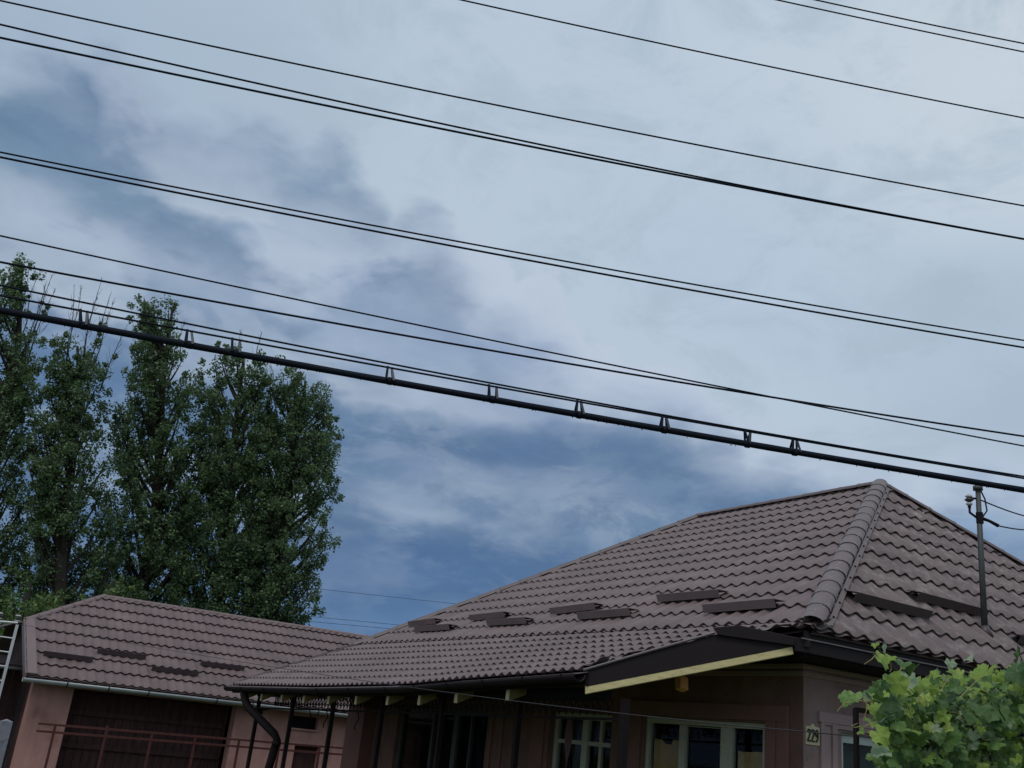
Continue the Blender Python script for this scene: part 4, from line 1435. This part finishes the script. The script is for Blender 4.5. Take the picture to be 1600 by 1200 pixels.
# aluminium ladder, two insulators above it
lad = thing('ladder', 'pale aluminium ladder leaning in front of the barn gable at the left edge', 'ladder')
def L(px, py, X=-19.4): return atx(px, py, X)
rb0, rb1 = L(27, 976), L(-14, 1135)
ra0, ra1 = L(-14, 970), L(-52, 1130)
q = MB(); q.bar(rb0, rb1, .035, .045); q.build('rail', M['alu'], lad)
q = MB(); q.bar(ra0, ra1, .035, .045); q.build('rail', M['alu'], lad)
for t in (.14, .28, .42, .56, .70, .84):
    q = MB(); q.tube([ra0.lerp(ra1, t), rb0.lerp(rb1, t)], .014, 6); q.build('rung', M['alu'], lad)
q = MB(); q.tube([ra0, rb0 + Vector((0, 0, .03))], .02, 6); q.build('top_bar', M['alu'], lad)
for i, (px_, py_) in enumerate(((28, 966), (0, 962))):
    st = thing('insulator_stand', ('porcelain insulator on a short peg at the top of the ladder, the right one' if i == 0 else 'porcelain insulator on a short peg at the left edge of the frame'), 'insulator', 'insulators beside the barn gable')
    p = L(px_, py_, -19.5)
    insulator(st, p, .062)
    q = MB(); q.tube([p + Vector((0, 0, -.06)), p + Vector((-.03, 0.03, -.22)), p + Vector((-1.0, .1, -.35))], .016, 6); q.build('peg', M['iron'], st)

# yard railing
fence = thing('railing', 'rust red metal railing across the yard in front of the barn', 'railing')
FX = -18.7
A0 = atx(70, 1131.5, FX); A1 = atx(553, 1170.5, FX)
d = A1 - A0
for dz_ in (0, -.115):
    q = MB(); q.bar(A0 + Vector((0, -.1, dz_)), A1 + d * .15 + Vector((0, 0, dz_)), .04, .035); q.build('rail', M['rust'], fence)
q = MB(); q.bar(A0 + Vector((0, -.1, -1.2)), A1 + d * .15 + Vector((0, 0, -1.2)), .04, .035); q.build('rail', M['rust'], fence)
for px_ in (87, 167, 238, 306, 374, 437, 500, 560):
    p = atx(px_, 1131 + (px_ - 70) * .0807, FX)
    q = MB(); q.box((FX - .018, p.y - .018, 0), (FX + .018, p.y + .018, p.z + (.05 if px_ == 167 else -.018))); q.build('post', M['rust'], fence)


# ================================================================= TREES
rng = np.random.default_rng(11)


def leaf_cloud(centres, radii, n_each, size, seed, aspect=.8):
    r = np.random.default_rng(seed)
    C = np.repeat(centres, n_each, axis=0)
    Rr = np.repeat(radii, n_each)
    off = r.normal(size=C.shape); off /= np.linalg.norm(off, axis=1)[:, None]
    off *= (r.random(len(C)) ** .45)[:, None] * Rr[:, None]
    off[:, 2] *= 1.15
    Cc = C + off
    # leaf frames
    n = r.normal(size=Cc.shape); n[:, 2] += .5; n /= np.linalg.norm(n, axis=1)[:, None]
    a = np.cross(n, r.normal(size=Cc.shape)); a /= np.linalg.norm(a, axis=1)[:, None]
    c = np.cross(n, a)
    s = size * (0.6 + .8 * r.random(len(Cc)))[:, None]
    v = np.stack([Cc - a * s * .5, Cc + c * s * .42 * aspect, Cc + a * s * .55, Cc - c * s * .42 * aspect], axis=1).reshape(-1, 3)
    return v


def cloud_mesh(name, v, material):
    nq = len(v) // 4
    me = bpy.data.meshes.new(name)
    me.vertices.add(len(v)); me.vertices.foreach_set('co', v.astype(np.float32).ravel())
    me.loops.add(len(v)); me.loops.foreach_set('vertex_index', np.arange(len(v), dtype=np.int32))
    me.polygons.add(nq); me.polygons.foreach_set('loop_start', np.arange(0, len(v), 4, dtype=np.int32))
    me.materials.append(material)
    me.update(calc_edges=True)
    return me


def tree(label, sil, X, group, seed, n_br=120, leaf=.098, n_each=60, cl_r=.31, mat_leaf='poplar_leaf', twigs=(), depth=.75, name='poplar_tree', lean=0, rise=1.6, kind='poplar'):
    """sil: crown outline as (photo row, left, right); turned into a crown of real size standing at x = X"""
    r = random.Random(seed)
    zs, ls, rs = [], [], []
    for row, a, c in sil:
        pl = atx(a, row, X); pr = atx(c, row, X)
        zs.append((pl.z + pr.z) / 2); ls.append(pl.y); rs.append(pr.y)
    order = np.argsort(zs); zs = np.array(zs)[order]; ls = np.array(ls)[order]; rs = np.array(rs)[order]
    def lr(z): return float(np.interp(z, zs, ls)), float(np.interp(z, zs, rs))
    ztop = zs[-1]; zlow = zs[0]
    l0, r0 = lr(zlow + 2); yc = (l0 + r0) / 2; lt, rt_ = lr(ztop); yt = (lt + rt_) / 2
    root = thing(name, label, 'tree', group, (X, yc, 0))
    inv = Matrix.Translation((-X, -yc, 0))
    def trunk(z):
        t = max(0, min(1, z / ztop)); return Vector((X + .25 * math.sin(z * .4 + seed), yc + (yt - yc) * t ** 1.6 + .12 * math.sin(z * .7 + seed), z))
    tb = MB()
    N_ = 12
    tb.tube([trunk(ztop * .97 * i / N_) for i in range(N_ + 1)], [.30 * (1 - i / (N_ + .5)) ** .8 + .02 for i in range(N_ + 1)], 8)
    cen = []; rad_ = []
    for i in range(n_br):
        z1 = zlow - 1.5 + (ztop - zlow + 1.2) * (i + r.random()) / n_br
        z1 = min(z1, ztop - .1)
        l_, r_ = lr(z1)
        hw = (r_ - l_) / 2
        yc1 = trunk(z1).y
        ang = r.uniform(0, 2 * math.pi); k = r.uniform(.45, 1.05) ** .5
        sy = math.sin(ang)
        dy = (r_ - yc1) * sy * k if sy > 0 else (yc1 - l_) * sy * k
        dx = hw * depth * math.cos(ang) * k
        L_ = math.hypot(dx, dy)
        z0 = max(.8, z1 - rise * L_ - .5)
        a = trunk(z0); c = Vector((X + dx, yc1 + dy, z1))
        mid_ = a.lerp(c, .5) + Vector((dx * .18, dy * .18, -.10 * L_))
        pts = []
        for j in range(7):
            t = j / 6
            pts.append(a * (1 - t) ** 2 + mid_ * 2 * t * (1 - t) + c * t * t)
        tb.tube(pts, [max(.012, .035 + .03 * L_) * (1 - .85 * j / 6) for j in range(7)], 5, False)
        nc = max(3, int((c - a).length / .42))
        for j in range(nc):
            t = .38 + .64 * (j + r.random()) / nc
            p = a * (1 - t) ** 2 + mid_ * 2 * t * (1 - t) + c * t * t
            jit = .26 * (1.15 - t) + .08
            p = p + Vector((r.gauss(0, jit), r.gauss(0, jit), r.gauss(0, jit * .8)))
            l2, r2 = lr(min(max(p.z, zlow), ztop))
            if p.y < l2 - .35 or p.y > r2 + .12 or p.z > ztop + .3:
                continue
            if p.z < zlow - 2.5:
                continue
            cen.append(tuple(p)); rad_.append(cl_r * r.uniform(.5, 1.25))
            if j > nc * .4:
                q2 = p + Vector((r.gauss(0, .3), r.gauss(0, .3), r.gauss(0, .25))); cen.append(tuple(q2)); rad_.append(cl_r * r.uniform(.3, .8))
    for (tx, ty, bx_, by_) in twigs:
        # bare shoots standing above the leaves
        p0 = atx(bx_, by_, X) + Vector((r.uniform(-.3, .3), 0, -1.3)); p1 = atx(tx, ty, X) + Vector((r.uniform(-.4, .4), 0, 0)); p0.y = p0.y * .75 + trunk(p0.z).y * .25
        tb.tube([p0, p0.lerp(p1, .35) + Vector((0, r.uniform(-.10, .10), 0)), p0.lerp(p1, .7) + Vector((0, r.uniform(-.10, .10), 0)), p1], [.028, .018, .011, .005], 4, False)
        for k in range(r.choice((0, 0, 1, 2))):
            q_ = p0.lerp(p1, r.uniform(.3, .75)); cen.append((q_.x, q_.y + r.gauss(0, .08), q_.z)); rad_.append(r.uniform(.06, .13))
        for k in range(16):
            t = r.uniform(.3, .97); q_ = p0.lerp(p1, t); ln = r.uniform(.3, .8) * (1.2 - t)
            dd = (p1 - p0).normalized() * .8 + Vector((r.uniform(-.4, .4), r.uniform(-.45, .45), .2))
            tb.tube([q_, q_ + dd * ln * .5 + Vector((0, r.uniform(-.04, .04), 0)), q_ + dd * ln], [.008, .006, .003], 3, False)
    me = tb.mesh('trunk', M['bark'])
    o = link('trunk', me, root); o.matrix_world = Matrix.Identity(4)
    v = leaf_cloud(np.array(cen), np.array(rad_), n_each, leaf, seed)
    o = link('crown', cloud_mesh('crown', v, M[mat_leaf]), root, kind='stuff'); o.matrix_world = Matrix.Identity(4)
    return root


G = 'poplars behind the barn'
XT = -37.5
tree('leftmost tall poplar cut by the left edge, with a leafy tuft at its top', [(397, 36, 46), (425, 8, 34), (445, 0, 24), (470, -40, 30), (500, -70, 52), (540, -90, 62), (600, -100, 55), (700, -110, 48), (820, -110, 60), (1000, -110, 60)],
     XT, G, 5, 130, twigs=[(82, 428, 58, 500), (62, 424, 40, 495), (72, 440, 60, 505), (45, 420, 36, 480), (85, 455, 66, 510)])
tree('slender dark poplar with bare shoots above its top, second from the left', [(520, 95, 150), (545, 85, 158), (575, 78, 170), (620, 62, 178), (660, 48, 168), (720, 40, 180), (800, 35, 195), (1000, 30, 200)],
     XT + 1.0, G, 6, 120, twigs=[(118, 440, 105, 525), (128, 445, 108, 530), (158, 436, 140, 525), (178, 450, 150, 530), (176, 470, 158, 540), (150, 470, 138, 530), (200, 505, 178, 560)])
tree('tall poplar with a leafy double tip just below the thick cable crossing', [(464, 258, 272), (478, 222, 274), (490, 218, 250), (510, 215, 262), (535, 205, 288), (555, 192, 318), (600, 186, 335), (660, 182, 335), (740, 176, 330), (850, 165, 320), (1000, 165, 320)],
     XT, G, 8, 150, twigs=[(222, 468, 220, 500), (286, 505, 270, 545)])
tree('shorter poplar between the tall one and the spreading one', [(538, 352, 402), (560, 338, 422), (590, 325, 436), (640, 308, 440), (720, 300, 436), (850, 290, 430), (1000, 290, 430)],
     XT + .6, G, 9, 130, twigs=[(382, 510, 378, 550), (408, 520, 400, 555), (420, 560, 410, 600)])
tree('broad spreading poplar at the right end of the group, leaning toward the house', [(577, 452, 500), (600, 425, 512), (625, 415, 518), (650, 410, 530), (690, 395, 526), (730, 395, 520), (765, 390, 528), (800, 380, 518), (840, 378, 512), (880, 372, 496), (920, 375, 500), (945, 380, 492), (972, 405, 478), (990, 420, 440)],
     XT + 1.2, G, 10, 170, twigs=[(418, 560, 428, 600)], rise=.9, depth=1.0)
tree('low bright green leafy tree peeping over the left end of the barn roof', [(903, 40, 75), (915, 22, 90), (935, 10, 125), (960, 5, 150), (1000, -10, 160)],
     -29.0, None, 14, 60, leaf=.085, n_each=40, cl_r=.20, mat_leaf='far_leaf', name='broadleaf_tree', rise=.6, depth=.9)
tree('single bright leafy shoot standing above the barn ridge between two poplars', [(898, 182, 188), (915, 176, 192), (935, 172, 190), (960, 168, 192)],
     -28.5, None, 15, 26, leaf=.09, n_each=22, cl_r=.12, mat_leaf='far_leaf', name='young_tree', rise=1.2)

# ================================================================= GRAPE VINE
vine = thing('grapevine', 'sprawling grapevine with large lobed leaves at the lower right in front of the house', 'vine')


def leaf_mesh(seed, material, name='leaf', curl=.25):
    r = random.Random(seed)
    nseg = 29
    lob = []
    for i in range(nseg):
        th = -math.pi + 2 * math.pi * i / nseg + math.pi / nseg
        # five lobes, notch at the stalk (th = +-pi)
        L5 = .80 + .18 * abs(math.cos(2.5 * th)) ** 1.3
        notch = 1 - .55 * math.exp(-((abs(th) - math.pi) / .28) ** 2)
        tooth = 1 + .07 * (1 if i % 2 else -1)
        tip = 1 + .12 * math.exp(-(th / .3) ** 2)
        R_ = L5 * notch * tooth * tip * r.uniform(.94, 1.06)
        lob.append((th, R_))
    vs = [(0, 0, 0)]; inner = []
    fold = r.uniform(-.5, .8); cup = r.uniform(-.55, .35); wav = r.uniform(.04, .13); ph = r.uniform(0, 6)
    def zz(x, y, th, R_):
        return fold * abs(x) * .7 + cup * (x * x + y * y) * .6 + wav * math.sin(5 * th + ph) * R_ - .25 * max(0, y) ** 2 * curl * 3
    for th, R_ in lob:
        x = math.sin(th) * R_ * .55; y = math.cos(th) * R_ * .55
        vs.append((x, y, zz(x, y, th, R_ * .4) - .03))
    for th, R_ in lob:
        x = math.sin(th) * R_; y = math.cos(th) * R_
        vs.append((x, y, zz(x, y, th, R_)))
    fs = []
    for i in range(nseg):
        if i == nseg - 1:
            continue
        j = i + 1
        fs.append((0, 1 + i, 1 + j)); fs.append((1 + i, 1 + nseg + i, 1 + nseg + j, 1 + j))
    me = mesh_of(name, vs, fs, material, True)
    uv = me.uv_layers.new(name='leaf_uv')
    for lp in me.loops:
        v = vs[lp.vertex_index]; uv.data[lp.index].uv = (v[0], v[1])
    return me


LM = {k: [leaf_mesh(30 + i * 7 + s_ * 100, M[k], 'leaf') for i in range(6)] for s_, k in enumerate(('vine_dark', 'vine_young', 'vine_pale'))}
rv = random.Random(21)
camp = Vector((0, 0, CAMZ))


def top_line(x):
    return float(np.interp(x, [1318, 1340, 1365, 1380, 1395, 1420, 1450, 1470, 1500, 1530, 1560, 1600, 1650], [1088, 1080, 1070, 1056, 1052, 1066, 1056, 1040, 1042, 1040, 1038, 1022, 1015]))


def left_line(y):
    return float(np.interp(y, [1010, 1050, 1075, 1095, 1110, 1150, 1180, 1210], [1378, 1385, 1345, 1345, 1362, 1362, 1362, 1366]))


def leaf_matrix(p, size, to_cam=.6, up_=.6):
    n = (camp - p).normalized() * to_cam + Vector((0, 0, up_)) + Vector((rv.gauss(0, .42), rv.gauss(0, .42), rv.gauss(0, .35)))
    n.normalize()
    tipd = Vector((rv.gauss(0, .6), rv.gauss(0, .6), -1.0 + rv.gauss(0, .5)))
    y = (tipd - n * tipd.dot(n)).normalized(); x = y.cross(n).normalized()
    m = Matrix((x, y, n)).transposed() @ Matrix.Diagonal((size, size, size))
    m = m.to_4x4(); m.translation = p
    return m


leaves = []
# hand-placed outlying leaves
for x, y, s_, kd in [(1376, 1030, .050, 'vine_young'), (1391, 1028, .034, 'vine_young'), (1383, 1010, .030, 'vine_pale'), (1368, 1008, .022, 'vine_young'), (1412, 1036, .052, 'vine_dark'), (1427, 1044, .040, 'vine_dark'),
                     (1402, 1068, .066, 'vine_young'), (1420, 1060, .050, 'vine_pale'), (1438, 1064, .050, 'vine_young'), (1325, 1090, .044, 'vine_dark'), (1337, 1086, .040, 'vine_dark'), (1354, 1088, .024, 'vine_pale'),
                     (1368, 1092, .060, 'vine_dark'), (1392, 1096, .064, 'vine_dark'), (1384, 1084, .020, 'vine_young'), (1346, 1142, .028, 'vine_young'), (1362, 1128, .040, 'vine_young'), (1384, 1120, .075, 'vine_dark'),
                     (1475, 1118, .036, 'vine_young'), (1376, 1175, .062, 'vine_pale'), (1374, 1148, .050, 'vine_young'), (1464, 1138, .030, 'vine_pale'), (1485, 1036, .032, 'vine_pale'), (1513, 1029, .030, 'vine_pale'),
                     (1540, 1050, .080, 'vine_young'), (1500, 1060, .070, 'vine_young'), (1592, 1025, .060, 'vine_dark'), (1590, 1050, .085, 'vine_dark'), (1480, 1150, .090, 'vine_dark'), (1435, 1150, .070, 'vine_dark'),
                     (1560, 1110, .085, 'vine_dark'), (1530, 1105, .070, 'vine_dark'), (1518, 1075, .045, 'vine_young'), (1533, 1140, .024, 'vine_young')]:
    p = atx(x, y, -3.3 + rv.uniform(.28, .40))
    leaves.append((p, s_ * (.82 if s_ > .05 else .95), kd, True))
for _ in range(1500):
    for _t in range(40):
        x = rv.uniform(1330, 1660); y = rv.uniform(1015, 1215)
        if y > top_line(x) + rv.uniform(4, 26) and x > left_line(y) + rv.uniform(2, 26):
            break
    dp = rv.uniform(-.55, .32)
    hgt = (y - top_line(x)) / 150
    yng = rv.random() < max(.16, .62 - hgt * .9)
    kd = 'vine_young' if yng else ('vine_pale' if rv.random() < .13 else 'vine_dark')
    s_ = rv.uniform(.018, .038) if kd != 'vine_dark' else rv.uniform(.024, .054)
    leaves.append((atx(x, y, -3.3 + dp), s_, kd, False))
leaves.sort(key=lambda q_: -(q_[1] / (camp - q_[0]).length + (1 if q_[3] else 0) + (q_[0].x + 3.3) * .03))
vs_all = MB(); uvs = []
mats_v = [M['vine_dark'], M['vine_young'], M['vine_pale']]; kidx = {'vine_dark': 0, 'vine_young': 1, 'vine_pale': 2}
for i, (p, s_, kd, man) in enumerate(leaves):
    me = rv.choice(LM[kd]); mtx = leaf_matrix(p, s_)
    if i < 290:
        o = bpy.data.objects.new('leaf', me); COL.objects.link(o); o.parent = vine; o.matrix_world = mtx
    else:
        vs_all.cur = kidx[kd]
        vs_all.add([mtx @ v.co for v in me.vertices], [tuple(f.vertices) for f in me.polygons]); uvs += [(v.co.x, v.co.y) for v in me.vertices]
me = mesh_of('leaf_mass', vs_all.v, vs_all.f, mats_v, True, vs_all.mi)
uv = me.uv_layers.new(name='leaf_uv')
for lp in me.loops:
    uv.data[lp.index].uv = uvs[lp.vertex_index]
link('leaf_mass', me, vine, kind='stuff')
# canes and tendrils
q = MB()
def cane(pix, dp, r0, q):
    pts = [atx(x, y, -3.3 + dp) for x, y in pix]
    out = []
    for i in range(len(pts) - 1):
        for t in (0, .25, .5, .75):
            out.append(pts[i].lerp(pts[i + 1], t) + Vector((rv.gauss(0, .003),) * 3))
    out.append(pts[-1]); q.tube(out, [r0 * (1 - .6 * i / len(out)) for i in range(len(out))], 5)
cane([(1560, 1215), (1540, 1160), (1500, 1110), (1450, 1080), (1410, 1060), (1385, 1030), (1374, 1012)], .15, .007, q)
cane([(1480, 1215), (1450, 1150), (1410, 1110), (1370, 1096), (1325, 1094)], .2, .005, q)
cane([(1600, 1140), (1550, 1090), (1500, 1060), (1484, 1038)], .1, .006, q)
cane([(1640, 1100), (1605, 1050), (1590, 1022)], .15, .006, q)
cane([(1440, 1215), (1415, 1180), (1385, 1160), (1374, 1150)], .25, .004, q)
q.build('cane', M['vinewood'], vine)
for pix in [[(1372, 1020), (1362, 1030), (1350, 1038)], [(1392, 1036), (1394, 1045), (1390, 1050)], [(1410, 1042), (1404, 1055), (1398, 1058)], [(1330, 1096), (1318, 1100), (1308, 1112)], [(1340, 1094), (1352, 1096), (1365, 1095)], [(1354, 1090), (1352, 1108), (1350, 1128)], [(1368, 1128), (1352, 1134), (1326, 1137), (1340, 1130)],
            [(1470, 1080), (1480, 1062), (1494, 1050)], [(1500, 1090), (1530, 1060), (1556, 1048)], [(1430, 1100), (1440, 1082), (1446, 1070)], [(1520, 1130), (1500, 1120), (1478, 1110)], [(1448, 1150), (1460, 1134), (1470, 1125)], [(1460, 1062), (1452, 1056), (1446, 1058)]]:
    q = MB(); cane(pix, .36, .0028, q)
    q.build('tendril', M['vinestem'], vine)
# iron frame the vine climbs on
tre = thing('trellis', 'dark iron trellis frame under the left side of the grapevine', 'trellis')
TX = -3.35
p = atx(1337, 1107, TX)
q = MB(); q.box((TX - .010, p.y - .010, 0), (TX + .010, p.y + .010, p.z)); q.build('post', M['iron'], tre)
q = MB(); q.bar(p + Vector((0, 0, -.005)), p + Vector((0, 2.2, .0)), .022, .022); q.build('rail', M['iron'], tre)
q = MB(); q.box((TX - .013, p.y + 1.6, 0), (TX + .013, p.y + 1.626, p.z - .02)); q.build('post', M['iron'], tre)

bpy.context.view_layer.update()
